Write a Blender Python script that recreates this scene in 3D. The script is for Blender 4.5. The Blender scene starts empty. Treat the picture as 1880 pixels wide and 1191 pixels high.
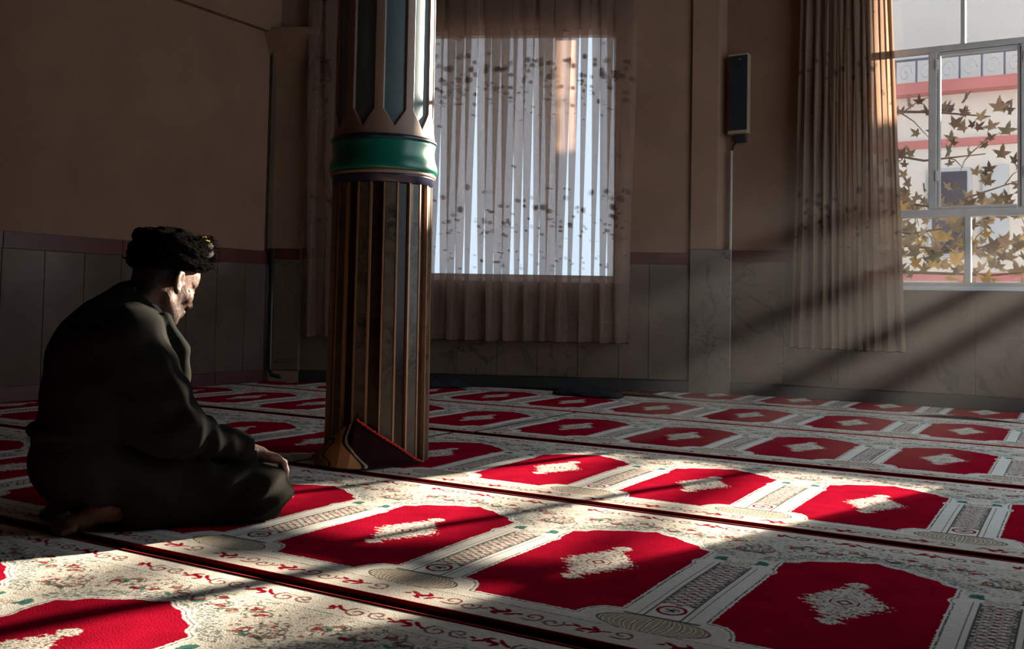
import bpy, bmesh, math, random
import numpy as np
from mathutils import Matrix, Vector

# ------------------------------------------------------------------ camera, sky, sun, exposure
scn = bpy.context.scene
COL = scn.collection
W_PX, H_PX, F_PX, CY_PX = 1880.0, 1191.0, 1794.8, 486.9
cam_d = bpy.data.cameras.new('camera'); cam = bpy.data.objects.new('camera', cam_d); COL.objects.link(cam)
cam_d.sensor_fit = 'HORIZONTAL'; cam_d.sensor_width = 36.0
cam_d.lens = F_PX / W_PX * 36.0
cam_d.shift_y = -(H_PX / 2 - CY_PX) / W_PX
cam_d.clip_start = 0.05; cam_d.clip_end = 300
_r = (0.862793, 0.505190, 0.019248); _u = (0.003236, -0.043591, 0.999044); _f = (-0.505547, 0.861906, 0.039245)
cam.matrix_world = Matrix(((_r[0], _u[0], -_f[0], 0.0), (_r[1], _u[1], -_f[1], 0.0), (_r[2], _u[2], -_f[2], 0.63), (0, 0, 0, 1)))
scn.camera = cam

world = bpy.data.worlds.new('sky'); scn.world = world; world.use_nodes = True
bg = world.node_tree.nodes['Background']
bg.inputs[0].default_value = (0.74, 0.87, 1.0, 1); bg.inputs[1].default_value = 3.0

SUN_AZ, SUN_EL = math.radians(72.0), math.radians(13.3)
sd = bpy.data.lights.new('sun', 'SUN'); so = bpy.data.objects.new('sun', sd); COL.objects.link(so)
sd.energy = 122.0; sd.angle = math.radians(0.6); sd.color = (1.0, 0.92, 0.80)
_sv = Vector((math.cos(SUN_AZ) * math.cos(SUN_EL), math.sin(SUN_AZ) * math.cos(SUN_EL), math.sin(SUN_EL)))
so.rotation_euler = _sv.to_track_quat('Z', 'Y').to_euler(); so.location = _sv * 40

vs = scn.view_settings
vs.view_transform = 'Standard'; vs.look = 'None'; vs.exposure = 0.0; vs.gamma = 1.0; vs.use_curve_mapping = False
try:
    scn.cycles.use_denoising = True
    scn.cycles.max_bounces = 8; scn.cycles.diffuse_bounces = 4; scn.cycles.transparent_max_bounces = 24
    scn.cycles.sample_clamp_indirect = 6.0
except Exception:
    pass

RNG = random.Random(7)
NR = np.random.default_rng(11)

# ------------------------------------------------------------------ helpers
def link(o, parent=None):
    COL.objects.link(o)
    if parent is not None:
        o.parent = parent
    return o

def tag(o, label=None, cat=None, group=None, kind=None):
    if label: o['label'] = label
    if cat: o['category'] = cat
    if group: o['group'] = group
    if kind: o['kind'] = kind
    return o

def empty(name, loc=(0, 0, 0), rz=0.0, label=None, cat=None, group=None, parent=None, kind=None):
    o = bpy.data.objects.new(name, None); o.empty_display_size = 0.1
    o.location = loc; o.rotation_euler = (0, 0, rz)
    link(o, parent)
    return tag(o, label, cat, group, kind)

def mesh_from(name, verts, faces, mat=None, smooth=False):
    me = bpy.data.meshes.new(name)
    if isinstance(verts, np.ndarray) and isinstance(faces, np.ndarray):
        n, k = faces.shape
        me.vertices.add(len(verts)); me.vertices.foreach_set('co', verts.astype(np.float32).ravel())
        me.loops.add(n * k); me.loops.foreach_set('vertex_index', faces.astype(np.int32).ravel())
        me.polygons.add(n); me.polygons.foreach_set('loop_start', np.arange(0, n * k, k, dtype=np.int32))
        me.update(calc_edges=True); me.validate()
    else:
        me.from_pydata([tuple(v) for v in verts], [], [tuple(f) for f in faces]); me.update()
    if smooth:
        me.polygons.foreach_set('use_smooth', [True] * len(me.polygons))
    if mat is not None: me.materials.append(mat)
    return me

def obj(name, me, parent=None, mat=None):
    o = bpy.data.objects.new(name, me)
    if mat is not None and not me.materials: me.materials.append(mat)
    return link(o, parent)

class MB:
    """collects simple solids into one mesh"""
    def __init__(self): self.v = []; self.f = []
    def add(self, vs, fs):
        k = len(self.v); self.v += [tuple(v) for v in vs]; self.f += [tuple(i + k for i in f) for f in fs]; return self
    def box(self, lo, hi, T=None):
        x0, y0, z0 = lo; x1, y1, z1 = hi
        vs = [(x0, y0, z0), (x1, y0, z0), (x1, y1, z0), (x0, y1, z0), (x0, y0, z1), (x1, y0, z1), (x1, y1, z1), (x0, y1, z1)]
        if T: vs = [T(*v) for v in vs]
        return self.add(vs, [(0, 3, 2, 1), (4, 5, 6, 7), (0, 1, 5, 4), (1, 2, 6, 5), (2, 3, 7, 6), (3, 0, 4, 7)])
    def prism(self, poly, z0, z1):
        n = len(poly)
        self.add([(p[0], p[1], z0) for p in poly] + [(p[0], p[1], z1) for p in poly],
                 [tuple(range(n - 1, -1, -1)), tuple(range(n, 2 * n))] + [(i, (i + 1) % n, n + (i + 1) % n, n + i) for i in range(n)])
        return self
    def tube(self, pts, r, n=8, cap=True, squash=1.0):
        pts = [Vector(p) for p in pts]; m = len(pts)
        rs = r if isinstance(r, (list, tuple)) else [r] * m
        base = len(self.v); up = Vector((0, 0, 1)); prev = None
        for i, p in enumerate(pts):
            d = (pts[min(i + 1, m - 1)] - pts[max(i - 1, 0)]).normalized()
            if prev is None:
                a = d.cross(up) if abs(d.z) < 0.9 else d.cross(Vector((1, 0, 0)))
            else:
                a = prev - d * prev.dot(d)
            a.normalize(); prev = a; b = d.cross(a)
            for k in range(n):
                t = 2 * math.pi * k / n
                self.v.append(tuple(p + (a * math.cos(t) + b * math.sin(t) * squash) * rs[i]))
        for i in range(m - 1):
            for k in range(n):
                self.f.append((base + i * n + k, base + i * n + (k + 1) % n, base + (i + 1) * n + (k + 1) % n, base + (i + 1) * n + k))
        if cap:
            self.f.append(tuple(base + k for k in range(n - 1, -1, -1)))
            self.f.append(tuple(base + (m - 1) * n + k for k in range(n)))
        return self
    def lathe(self, prof, n=48, c=(0, 0)):
        base = len(self.v); m = len(prof)
        for r, z in prof:
            for k in range(n):
                t = 2 * math.pi * k / n
                self.v.append((c[0] + r * math.cos(t), c[1] + r * math.sin(t), z))
        for i in range(m - 1):
            for k in range(n):
                self.f.append((base + i * n + k, base + i * n + (k + 1) % n, base + (i + 1) * n + (k + 1) % n, base + (i + 1) * n + k))
        self.f.append(tuple(base + k for k in range(n - 1, -1, -1)))
        self.f.append(tuple(base + (m - 1) * n + k for k in range(n)))
        return self
    def build(self, name, mat, parent=None, smooth=False, bevel=0.0):
        me = mesh_from(name, self.v, self.f, mat, smooth)
        if bevel > 0:
            bm = bmesh.new(); bm.from_mesh(me)
            bmesh.ops.bevel(bm, geom=bm.edges[:], offset=bevel, segments=1, affect='EDGES')
            bm.to_mesh(me); bm.free()
        return obj(name, me, parent)

# ------------------------------------------------------------------ materials
MATS = {}
def nt(name):
    m = bpy.data.materials.new(name); m.use_nodes = True; MATS[name] = m
    t = m.node_tree; b = t.nodes['Principled BSDF']
    return m, t, b

def mixcol(t, fac, a, b, blend='MIX'):
    n = t.nodes.new('ShaderNodeMix'); n.data_type = 'RGBA'; n.blend_type = blend
    ins = {s.identifier: s for s in n.inputs}
    f, A, B = ins['Factor_Float'], ins['A_Color'], ins['B_Color']
    if isinstance(fac, (int, float)): f.default_value = fac
    else: t.links.new(fac, f)
    for s, v in ((A, a), (B, b)):
        if isinstance(v, tuple): s.default_value = v if len(v) == 4 else (*v, 1)
        else: t.links.new(v, s)
    return next(s for s in n.outputs if s.identifier == 'Result_Color')

def ramp(t, src, stops):
    n = t.nodes.new('ShaderNodeValToRGB'); t.links.new(src, n.inputs[0])
    el = n.color_ramp.elements
    while len(el) < len(stops): el.new(0.5)
    for e, (p, c) in zip(el, stops):
        e.position = p; e.color = c if len(c) == 4 else (*c, 1)
    return n.outputs[0]

def noise(t, scale, detail=4, rough=0.55, coord='Object', dist=0.0, stretch=None):
    tc = t.nodes.new('ShaderNodeTexCoord'); n = t.nodes.new('ShaderNodeTexNoise')
    n.inputs['Scale'].default_value = scale; n.inputs['Detail'].default_value = detail
    n.inputs['Roughness'].default_value = rough; n.inputs['Distortion'].default_value = dist
    src = tc.outputs[coord]
    if stretch:
        mp = t.nodes.new('ShaderNodeMapping'); mp.inputs['Scale'].default_value = stretch
        t.links.new(src, mp.inputs[0]); src = mp.outputs[0]
    t.links.new(src, n.inputs['Vector'])
    return n.outputs[0]

def bump(t, b, h, strength=0.3, dist=0.01):
    n = t.nodes.new('ShaderNodeBump'); n.inputs['Strength'].default_value = strength; n.inputs['Distance'].default_value = dist
    t.links.new(h, n.inputs['Height']); t.links.new(n.outputs[0], b.inputs['Normal'])

def mat_noise(name, c1, c2, scale=8, rough=0.7, bmp=0.0, bscale=60, spec=0.5, metal=0.0, detail=4, stretch=None, bdist=0.004):
    m, t, b = nt(name)
    nz = noise(t, scale, detail, stretch=stretch)
    t.links.new(ramp(t, nz, [(0.3, c1), (0.7, c2)]), b.inputs['Base Color'])
    b.inputs['Roughness'].default_value = rough; b.inputs['Metallic'].default_value = metal
    b.inputs['Specular IOR Level'].default_value = spec
    if bmp: bump(t, b, noise(t, bscale, 3, stretch=stretch), bmp, bdist)
    return m

def mat_marble(name, c1, c2, vein, scale=2.5, rough=0.3, veinw=0.03):
    m, t, b = nt(name)
    base = ramp(t, noise(t, scale * 1.6, 6, 0.6, dist=0.6), [(0.3, c1), (0.7, c2)])
    v = noise(t, scale, 5, 0.6, dist=1.6)
    vm = ramp(t, v, [(0.5 - veinw, (0, 0, 0)), (0.5, (1, 1, 1)), (0.5 + veinw, (0, 0, 0))])
    patch = ramp(t, noise(t, scale * 0.7, 2), [(0.45, (0, 0, 0)), (0.62, (0.9, 0.9, 0.9))])
    mul = t.nodes.new('ShaderNodeMath'); mul.operation = 'MULTIPLY'
    t.links.new(vm, mul.inputs[0]); t.links.new(patch, mul.inputs[1])
    t.links.new(mixcol(t, mul.outputs[0], base, vein), b.inputs['Base Color'])
    b.inputs['Roughness'].default_value = rough
    return m

M_plaster = mat_noise('plaster_warm', (0.205, 0.110, 0.066), (0.245, 0.134, 0.082), 3, 0.85, 0.25, 180, 0.2)
M_ceiling = mat_noise('plaster_ceiling', (0.17, 0.125, 0.095), (0.20, 0.15, 0.11), 3, 0.9, 0, spec=0.2)
M_slab_l = mat_noise('polished_slab', (0.075, 0.049, 0.034), (0.096, 0.064, 0.046), 5, 0.16, 0, spec=0.5)
M_slab_f = mat_marble('veined_slab', (0.095, 0.059, 0.039), (0.128, 0.083, 0.056), (0.022, 0.016, 0.013), 2.2, 0.35)
M_band = mat_noise('red_marble_band', (0.062, 0.011, 0.009), (0.092, 0.017, 0.013), 9, 0.3)
M_skirt = mat_noise('red_skirting', (0.065, 0.018, 0.014), (0.09, 0.025, 0.02), 9, 0.4)
M_darkskirt = mat_noise('dark_skirting', (0.012, 0.012, 0.011), (0.02, 0.02, 0.018), 9, 0.4)
M_grout = mat_noise('dark_grout', (0.03, 0.025, 0.02), (0.05, 0.04, 0.03), 20, 0.9)
M_floor = mat_noise('dark_underlay', (0.012, 0.006, 0.006), (0.025, 0.010, 0.010), 40, 0.95, 0.3, 300, 0.1)
M_frame = mat_noise('painted_frame', (0.42, 0.38, 0.34), (0.50, 0.46, 0.42), 12, 0.5)
M_sillm = mat_noise('white_sill', (0.55, 0.54, 0.52), (0.62, 0.6, 0.58), 12, 0.45)
M_pipe = mat_noise('grey_conduit', (0.45, 0.40, 0.34), (0.5, 0.44, 0.38), 12, 0.5)
M_dark = mat_noise('dark_fabric', (0.015, 0.015, 0.015), (0.03, 0.03, 0.03), 25, 0.9, 0.3, 120, 0.2)
M_spk = mat_noise('speaker_grille', (0.006, 0.010, 0.010), (0.012, 0.016, 0.016), 300, 0.6)
M_spkbox = mat_noise('speaker_case', (0.30, 0.20, 0.12), (0.34, 0.24, 0.15), 15, 0.5)

def glass_mat(name, tint):
    m, t, b = nt(name); t.nodes.remove(b)
    out = t.nodes['Material Output']
    tr = t.nodes.new('ShaderNodeBsdfTransparent'); gl = t.nodes.new('ShaderNodeBsdfGlossy'); mx = t.nodes.new('ShaderNodeMixShader')
    tr.inputs[0].default_value = (*tint, 1); gl.inputs['Roughness'].default_value = 0.05
    mx.inputs[0].default_value = 0.04
    t.links.new(tr.outputs[0], mx.inputs[1]); t.links.new(gl.outputs[0], mx.inputs[2]); t.links.new(mx.outputs[0], out.inputs[0])
    return m
M_glass = glass_mat('clear_glass', (0.95, 0.97, 0.98))
M_glass_1 = glass_mat("curtain_dimming_glass", (0.76, 0.80, 0.84))  # tint added to dim the sky behind the sheer curtain
M_glass_d = glass_mat('sky_dimming_glass', (0.575, 0.56, 0.545))  # dimming of sun and outdoor view put into the tint of the open window

# ------------------------------------------------------------------ room shell
YW = 7.10                                   # far wall behind the open window
A25 = math.radians(25.0)
BX, BY = -2.40, 7.03                        # bend between the two far wall parts
D2 = (-math.cos(A25), -math.sin(A25)); N2 = (-math.sin(A25), math.cos(A25))
def TS(t, o, z): return (BX + t * D2[0] + o * N2[0], BY + t * D2[1] + o * N2[1], z)   # along, outwards, up
def TR(x, o, z): return (x, YW + o, z)
LX = -5.45; RX = 1.02; RY = -4.6; CEIL = 3.7; TH = 0.28

fl = MB().box((LX - 1.6, RY - 0.3, -0.2), (RX + 0.3, YW + 0.3, -0.012)).build('floor', M_floor); tag(fl, kind='structure')
ce = MB().box((LX - 1.6, RY - 0.3, CEIL), (RX + 0.3, YW + 0.3, CEIL + 0.2)).build('ceiling', M_ceiling); tag(ce, kind='structure')

def wall_with_holes(name, T, a0, a1, holes, mat=M_plaster, z0=-0.2, z1=CEIL, th=TH):
    mb = MB(); xs = sorted({a0, a1, *[h[0] for h in holes], *[h[1] for h in holes]})
    for x0, x1 in zip(xs, xs[1:]):
        hs = [h for h in holes if h[0] <= x0 and h[1] >= x1]
        if not hs: mb.box((x0, 0, z0), (x1, th, z1), T)
        else:
            mb.box((x0, 0, z0), (x1, th, hs[0][2]), T); mb.box((x0, 0, hs[0][3]), (x1, th, z1), T)
    o = mb.build(name, mat); tag(o, kind='structure'); return o

W2 = (-1.42, 0.76, 0.80, 2.95)              # open window (x0, x1, z0, z1)
W1 = (0.68, 2.55, 0.825, 2.74)              # curtained window along the angled wall
SEND = 3.36
wall_far = wall_with_holes('wall_far', TR, BX + 0.0, RX + 0.3, [W2])
wall_ang = wall_with_holes('wall_angled', TS, 0.0, SEND, [W1])
wall_left = MB().box((LX - TH, RY - 0.3, -0.2), (LX, 6.2, CEIL)).build('wall_left', M_plaster); tag(wall_left, kind='structure')
def TRR(a, o, z): return (RX + o, a, z)
def TRE(a, o, z): return (a, RY - o, z)
FILL_WIN = [(2.8, 6.7, 0.35, 3.3)]  # unseen window added to bring more daylight onto the floor at right
wall_right = wall_with_holes('wall_right', TRR, RY - 0.3, YW, FILL_WIN)
wall_rear = wall_with_holes('wall_rear', TRE, LX, RX, [])

# stone facing: slabs, red band, skirting
def slabs(wall, T, a0, a1, step, z0, z1, mat, th=0.022, gap=0.003, off=0.0, depth=-1):
    n = 0; a = a0
    backing = MB().box((a0, -0.008, z0), (a1, 0.0, z1), T).build('slab_backing', M_grout, wall)
    while a < a1 - 0.02:
        b = min(a + step, a1)
        mb = MB().box((a + gap / 2, -th, z0), (b - gap / 2, -0.002, z1), T)
        mb.build('slab', mat, wall, bevel=0.0015); a = b; n += 1
def band(wall, T, a0, a1, step, z0, z1, th=0.03, mat=None, name='band_tile'):
    a = a0
    while a < a1 - 0.02:
        b = min(a + step, a1)
        MB().box((a + 0.0015, -th, z0), (b - 0.0015, -0.002, z1), T).build(name, mat or M_band, wall, bevel=0.002); a = b
def TL(a, o, z): return (LX - o, a, z)
slabs(wall_left, TL, 0.12, 5.60, 0.273, 0.09, 0.897, M_slab_l)
band(wall_left, TL, 0.12, 5.60, 0.819, 0.897, 0.997)
band(wall_left, TL, 0.12, 5.60, 0.819, 0.0, 0.09, 0.035, M_skirt, 'skirting_tile')
slabs(wall_ang, TS, 0.16, 0.68, 0.30, 0.09, 0.945, M_slab_f)
slabs(wall_ang, TS, 0.68, 3.12, 0.305, 0.09, 0.80, M_slab_f)
band(wall_ang, TS, 0.14, 0.68, 0.5, 0.945, 1.033)
band(wall_ang, TS, 2.56, 3.12, 0.6, 0.945, 1.033)
slabs(wall_far, TR, -2.262, -1.42, 0.385, 0.09, 0.967, M_slab_f)
slabs(wall_far, TR, -1.42, 0.78, 0.40, 0.09, 0.77, M_slab_f)
slabs(wall_far, TR, 0.78, RX, 0.40, 0.09, 0.967, M_slab_f)
band(wall_far, TR, -2.262, -1.42, 0.45, 0.967, 1.055)
band(wall_far, TR, 0.78, RX, 0.5, 0.967, 1.055)
b_far = MB().box((-2.26, -0.045, 0.0), (RX, -0.002, 0.085), TR).build('baseboard_far', M_darkskirt, bevel=0.004); tag(b_far, kind='structure')
b_ang = MB().box((0.12, -0.045, 0.0), (3.14, -0.002, 0.085), TS).build('baseboard_angled', M_darkskirt, bevel=0.004); tag(b_ang, kind='structure')

# pilaster at the bend: stone foot below, plaster above, and the corner pilaster with its flared head
pil = MB()
pil.box((-0.135, -0.05, -0.02), (0.165, 0.12, 1.062), TS)
p0 = pil.build('trim_1', M_slab_f, bevel=0.004); tag(p0, kind='structure')
up = MB().prism([TS(0.16, -0.03, 0)[:2], TS(0.14, 0.10, 0)[:2], TR(-2.28, 0.1, 0)[:2], TR(-2.33, -0.02, 0)[:2], TS(-0.03, -0.045, 0)[:2]][::-1], 1.062, CEIL).build('trim_2', M_plaster); tag(up, kind='structure')
cp = MB().box((3.12, -0.05, 0.0), (3.40, 0.05, 2.32), TS)
cp.build('trim_3', M_plaster); tag(bpy.data.objects['trim_3'], kind='structure')
t3 = bpy.data.objects['trim_3']
slabs(t3, lambda t, o, z: TS(t, o - 0.05, z), 3.115, 3.385, 0.3, 0.09, 0.937, M_slab_f)
band(t3, lambda t, o, z: TS(t, o - 0.05, z), 3.115, 3.385, 0.3, 0.937, 1.02)
# flared head of the corner pilaster
vs_ = []
for (z, h0, h1, pr) in ((2.32, 3.12, 3.40, 0.05), (2.50, 3.09, 3.44, 0.075), (2.62, 3.03, 3.50, 0.12), (2.685, 3.00, 3.54, 0.15), (2.72, 3.00, 3.54, 0.15)):
    vs_.append([TS(h0, -pr, z), TS(h1, -pr, z), TS(h1, 0.05, z), TS(h0, 0.05, z)])
V = [v for r_ in vs_ for v in r_]; Fc = [(0, 1, 2, 3), tuple(4 * (len(vs_) - 1) + k for k in (3, 2, 1, 0))]
for i in range(len(vs_) - 1):
    for k in range(4): Fc.append((4 * i + k, 4 * i + 4 + k, 4 * i + 4 + (k + 1) % 4, 4 * i + (k + 1) % 4))
o = MB().add(V, Fc).build('trim_4', M_plaster); tag(o, kind='structure')
o = MB().box((3.02, -0.045, 2.72), (3.36, 0.05, CEIL), TS).build('trim_5', M_plaster); tag(o, kind='structure')
o = MB().box((LX, 0.2, 2.69), (LX + 0.05, 5.62, CEIL)).build('trim_6', M_plaster); tag(o, kind='structure')
o = MB().box((LX, 5.52, 0.0), (LX + 0.03, 5.62, 2.69)).build('trim_7', M_slab_l); tag(o, kind='structure')

# ------------------------------------------------------------------ windows
def bar(mbx, T, a0, a1, z0, z1, d0=0.02, d1=0.08): mbx.box((a0, d0, z0), (a1, d1, z1), T)
def pane(parent, T, a0, a1, z0, z1, d=0.05, mat=None):
    MB().box((a0, d - 0.002, z0), (a1, d + 0.002, z1), T).build('pane', mat or (M_glass_d if T is TR else M_glass), parent)
def frame_piece(parent, T, name, *r, d0=0.06, d1=0.125, mat=None):
    MB().box((r[0], d0, r[2]), (r[1], d1, r[3]), T).build(name, mat or M_frame, parent, bevel=0.004)

win2 = empty('window_2', (0, 0, 0), kind='structure')
x0, x1, z0, z1 = W2
S_ = 0.035
frame_piece(win2, TR, 'frame_bar', x0, x1, z0, z0 + 0.03)
frame_piece(win2, TR, 'frame_bar', x0, x1, z1 - 0.05, z1)
frame_piece(win2, TR, 'frame_bar', x0, x0 + 0.05, z0, z1)
frame_piece(win2, TR, 'frame_bar', x1 - 0.05, x1, z0, z1)
frame_piece(win2, TR, 'transom', x0 + 0.05, x1 - 0.05, 2.405, 2.445)
frame_piece(win2, TR, 'rail', x0 + 0.05, x1 - 0.05, 1.272, 1.325)
posts_low = (-0.675, 0.015); posts_up = (-0.705, 0.045)
xs = [x0 + 0.05, *posts_low, x1 - 0.05]
for p_ in posts_low: frame_piece(win2, TR, 'mullion', p_ - 0.020, p_ + 0.020, z0 + 0.03, 1.272)
for i in range(3): pane(win2, TR, xs[i], xs[i + 1], z0 + 0.03, 1.272, 0.095)
xs = [x0 + 0.05, *posts_up, x1 - 0.05]
for p_ in posts_up: frame_piece(win2, TR, 'mullion', p_ - 0.014, p_ + 0.014, 2.445, z1 - 0.05)
for i in range(3): pane(win2, TR, xs[i], xs[i + 1], 2.445, z1 - 0.05, 0.095)
frame_piece(win2, TR, 'post', -0.920, -0.868, 1.325, 2.405)
frame_piece(win2, TR, 'post', -0.357, -0.335, 1.325, 2.405)
frame_piece(win2, TR, 'post', 0.208, 0.260, 1.325, 2.405)
pane(win2, TR, x0 + 0.05, -0.920, 1.325, 2.405, 0.095)
pane(win2, TR, 0.260, x1 - 0.05, 1.325, 2.405, 0.095)
for (a, b) in ((-0.868, -0.357), (-0.335, 0.208)):       # two casement sashes
    s_ = empty('sash', (0, 0, 0), parent=win2)
    for r_ in ((a + 0.002, a + 0.022, 1.327, 2.403), (b - 0.022, b - 0.002, 1.327, 2.403), (a + 0.022, b - 0.022, 1.327, 1.347), (a + 0.022, b - 0.022, 2.378, 2.403)):
        frame_piece(s_, TR, 'sash_bar', *r_, d0=0.075, d1=0.115)
    pane(s_, TR, a + 0.022, b - 0.022, 1.347, 2.378, 0.095)
    for hz in (1.52, 2.28): MB().box((a - 0.008, 0.05, hz), (a + 0.012, 0.065, hz + 0.07), TR).build('hinge', M_sillm, s_, bevel=0.002)
MB().box((x0 - 0.02, -0.03, z0 - 0.028), (x1 + 0.02, 0.27, z0 + 0.002), TR).build('sill', M_sillm, win2, bevel=0.004)

win1 = empty('window_1', (0, 0, 0), kind='structure')
a0, a1, z0, z1 = W1
for r_ in ((a0, a1, z0, z0 + 0.03), (a0, a1, z1 - 0.04, z1), (a0, a0 + 0.05, z0, z1), (a1 - 0.05, a1, z0, z1)):
    frame_piece(win1, TS, 'frame_bar', *r_)
mids = [a0 + 0.05, 2.22, a1 - 0.05]
for p_ in mids[1:-1]: frame_piece(win1, TS, 'mullion', p_ - 0.018, p_ + 0.018, z0 + 0.03, z1 - 0.04)
for i in range(2): pane(win1, TS, mids[i], mids[i + 1], z0 + 0.03, z1 - 0.04, 0.095, M_glass_1)
MB().box((a0 - 0.02, -0.03, z0 - 0.028), (a1 + 0.02, 0.27, z0 + 0.002), TS).build('sill', M_sillm, win1, bevel=0.004)

for i, (T, w) in enumerate([(TRR, FILL_WIN[0])]):
    wn = empty('window_%d' % (i + 3), (0, 0, 0), kind='structure')
    a, b, c, d = w
    for r_ in ((a, b, c, c + 0.04), (a, b, d - 0.04, d), (a, a + 0.05, c, d), (b - 0.05, b, c, d), ((a + b) / 2 - 0.03, (a + b) / 2 + 0.03, c, d)):
        frame_piece(wn, T, 'frame_bar', *r_)
    pane(wn, T, a, (a + b) / 2, c, d, 0.095); pane(wn, T, (a + b) / 2, b, c, d, 0.095)

# ------------------------------------------------------------------ prayer carpets
TW, TLN = 0.585, 1.125                       # one niche: width along the row, depth across it
C_CREAM = np.array((0.70, 0.645, 0.55)); C_WHITE = np.array((0.78, 0.74, 0.66)); C_RED = np.array((0.31, 0.005, 0.020))
C_DARK = np.array((0.055, 0.035, 0.032)); C_TAN = np.array((0.44, 0.35, 0.24)); C_TEAL = np.array((0.04, 0.17, 0.14))
C_MAR = np.array((0.26, 0.02, 0.025)); C_GREY = np.array((0.36, 0.37, 0.33))

def paint_tile(nu, nv):
    U, Vv = np.meshgrid(np.linspace(-TW / 2, TW / 2, nu), np.linspace(0, TLN, nv))
    c = np.empty(U.shape + (3,)); c[:] = C_CREAM
    r = np.random.default_rng(5)
    # soft value noise for edges and speckle
    def vnoise(step, seed):
        g = np.random.default_rng(seed).random((int(TLN / step) + 4, int(TW / step) + 4))
        x = (U + TW / 2) / step; y = Vv / step; i = x.astype(int); j = y.astype(int); fx = x - i; fy = y - j
        fx = fx * fx * (3 - 2 * fx); fy = fy * fy * (3 - 2 * fy)
        return (g[j, i] * (1 - fx) + g[j, i + 1] * fx) * (1 - fy) + (g[j + 1, i] * (1 - fx) + g[j + 1, i + 1] * fx) * fy
    n1, n2, n3 = vnoise(0.006, 1), vnoise(0.012, 2), vnoise(0.05, 3)
    n4 = vnoise(0.0045, 8)
    def put(mask, col, a=1.0):
        c[mask] = c[mask] * (1 - a) + col * a
    def seg(p, q):
        px, py = p; dx, dy = q[0] - px, q[1] - py; L = dx * dx + dy * dy + 1e-12
        t = np.clip(((U - px) * dx + (Vv - py) * dy) / L, 0, 1)
        return np.hypot(U - px - t * dx, Vv - py - t * dy)
    def line(pts, w, col, a=1.0, sub=None):
        d = np.full(U.shape, 9.0)
        for p, q in zip(pts, pts[1:]):
            # limit to a window for speed
            lo0, hi0 = min(p[0], q[0]) - w - .004, max(p[0], q[0]) + w + .004
            lo1, hi1 = min(p[1], q[1]) - w - .004, max(p[1], q[1]) + w + .004
            i0 = max(int((lo0 + TW / 2) / TW * (nu - 1)), 0); i1 = min(int((hi0 + TW / 2) / TW * (nu - 1)) + 2, nu)
            j0 = max(int(lo1 / TLN * (nv - 1)), 0); j1 = min(int(hi1 / TLN * (nv - 1)) + 2, nv)
            if i0 >= i1 or j0 >= j1: continue
            uu = U[j0:j1, i0:i1]; vv = Vv[j0:j1, i0:i1]
            dx, dy = q[0] - p[0], q[1] - p[1]; L = dx * dx + dy * dy + 1e-12
            t = np.clip(((uu - p[0]) * dx + (vv - p[1]) * dy) / L, 0, 1)
            d[j0:j1, i0:i1] = np.minimum(d[j0:j1, i0:i1], np.hypot(uu - p[0] - t * dx, vv - p[1] - t * dy))
        put(d + (n1 - .5) * .0016 < w, col, a)
    def ell(cx, cy, rx, ry, col, ang=0.0, a=1.0, rough=0.0):
        ca, sa = math.cos(ang), math.sin(ang)
        x = (U - cx) * ca + (Vv - cy) * sa; y = -(U - cx) * sa + (Vv - cy) * ca
        put((x / rx) ** 2 + (y / ry) ** 2 + (n1 - .5) * rough < 1, col, a)
    def spiral(cx, cy, R, turns, dirn, start, w, col, a=1.0):
        pts = []
        for k in range(15):
            s = k / 14; ang = start + dirn * s * turns * 2 * math.pi; rr = R * (1 - .78 * s)
            pts.append((cx + rr * math.cos(ang), cy + rr * math.sin(ang) * .9))
        line(pts, w, col, a)
    HP = TW / 2
    # --- ground shading of the weave
    c *= (0.93 + 0.14 * n2)[..., None]
    # lower border
    put((Vv < .105) & (Vv > .010), C_CREAM * .80 + C_TAN * .12)
    # arch band of grey green speckle
    right = [(0, .148), (.125, .148), (.128, .170), (.140, .196), (.160, .216), (.178, .222), (.196, .224), (.196, .650), (.188, .664), (.188, .688), (.197, .702), (.198, .780), (.166, .797), (.150, .824), (.104, .846), (.070, .874), (.032, .884), (0, .906)]
    poly = right + [(-x, y) for x, y in right[::-1]]
    inside = np.zeros(U.shape, bool); d = np.full(U.shape, 9.0); m = len(poly)
    for i in range(m):
        (xa, ya), (xb, yb) = poly[i], poly[(i + 1) % m]
        if (xa, ya) == (xb, yb): continue
        d = np.minimum(d, seg((xa, ya), (xb, yb)))
        cond = (ya > Vv) != (yb > Vv)
        with np.errstate(divide='ignore', invalid='ignore'):
            inside ^= cond & (U < (xb - xa) * (Vv - ya) / (yb - ya + 1e-12) + xa)
    sd_ = np.where(inside, -d, d) + (n1 - .5) * .003
    # speckled halo over the arch
    halo = (Vv > .775) & (sd_ > .014) & (sd_ < .062)
    put(halo, C_GREY, .55); put(halo & (n4 > .60), np.array((.10, .12, .10)), .75); put(halo & (n4 < .33), C_WHITE, .6)
    # upper floral spandrel
    rr = np.random.default_rng(21)
    for sx in (-1, 1):
        for k in range(7):
            cx = sx * (.03 + .038 * k); cy = .958 + .030 * math.sin(k * 1.7) - (.075 if k > 4 else 0) * (k - 4) / 2
            spiral(cx, cy, .026, 1.1, sx * (1 if k % 2 else -1), k * 1.1, .0022, C_DARK, .8)
            ell(cx + rr.uniform(-.01, .01), cy + rr.uniform(-.012, .012), .015, .0075, C_MAR, rr.uniform(-.8, .8), .95, 1.2)
            ell(cx + rr.uniform(-.018, .018), cy + rr.uniform(-.022, .022), 0.0085, .0048, C_RED * .8, rr.uniform(-1, 1), .95, 1.0)
            if k % 2 == 0: ell(cx + sx * .016, cy - .020, .018, .0066, C_TEAL, sx * .5, .9, 1.0)
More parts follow.
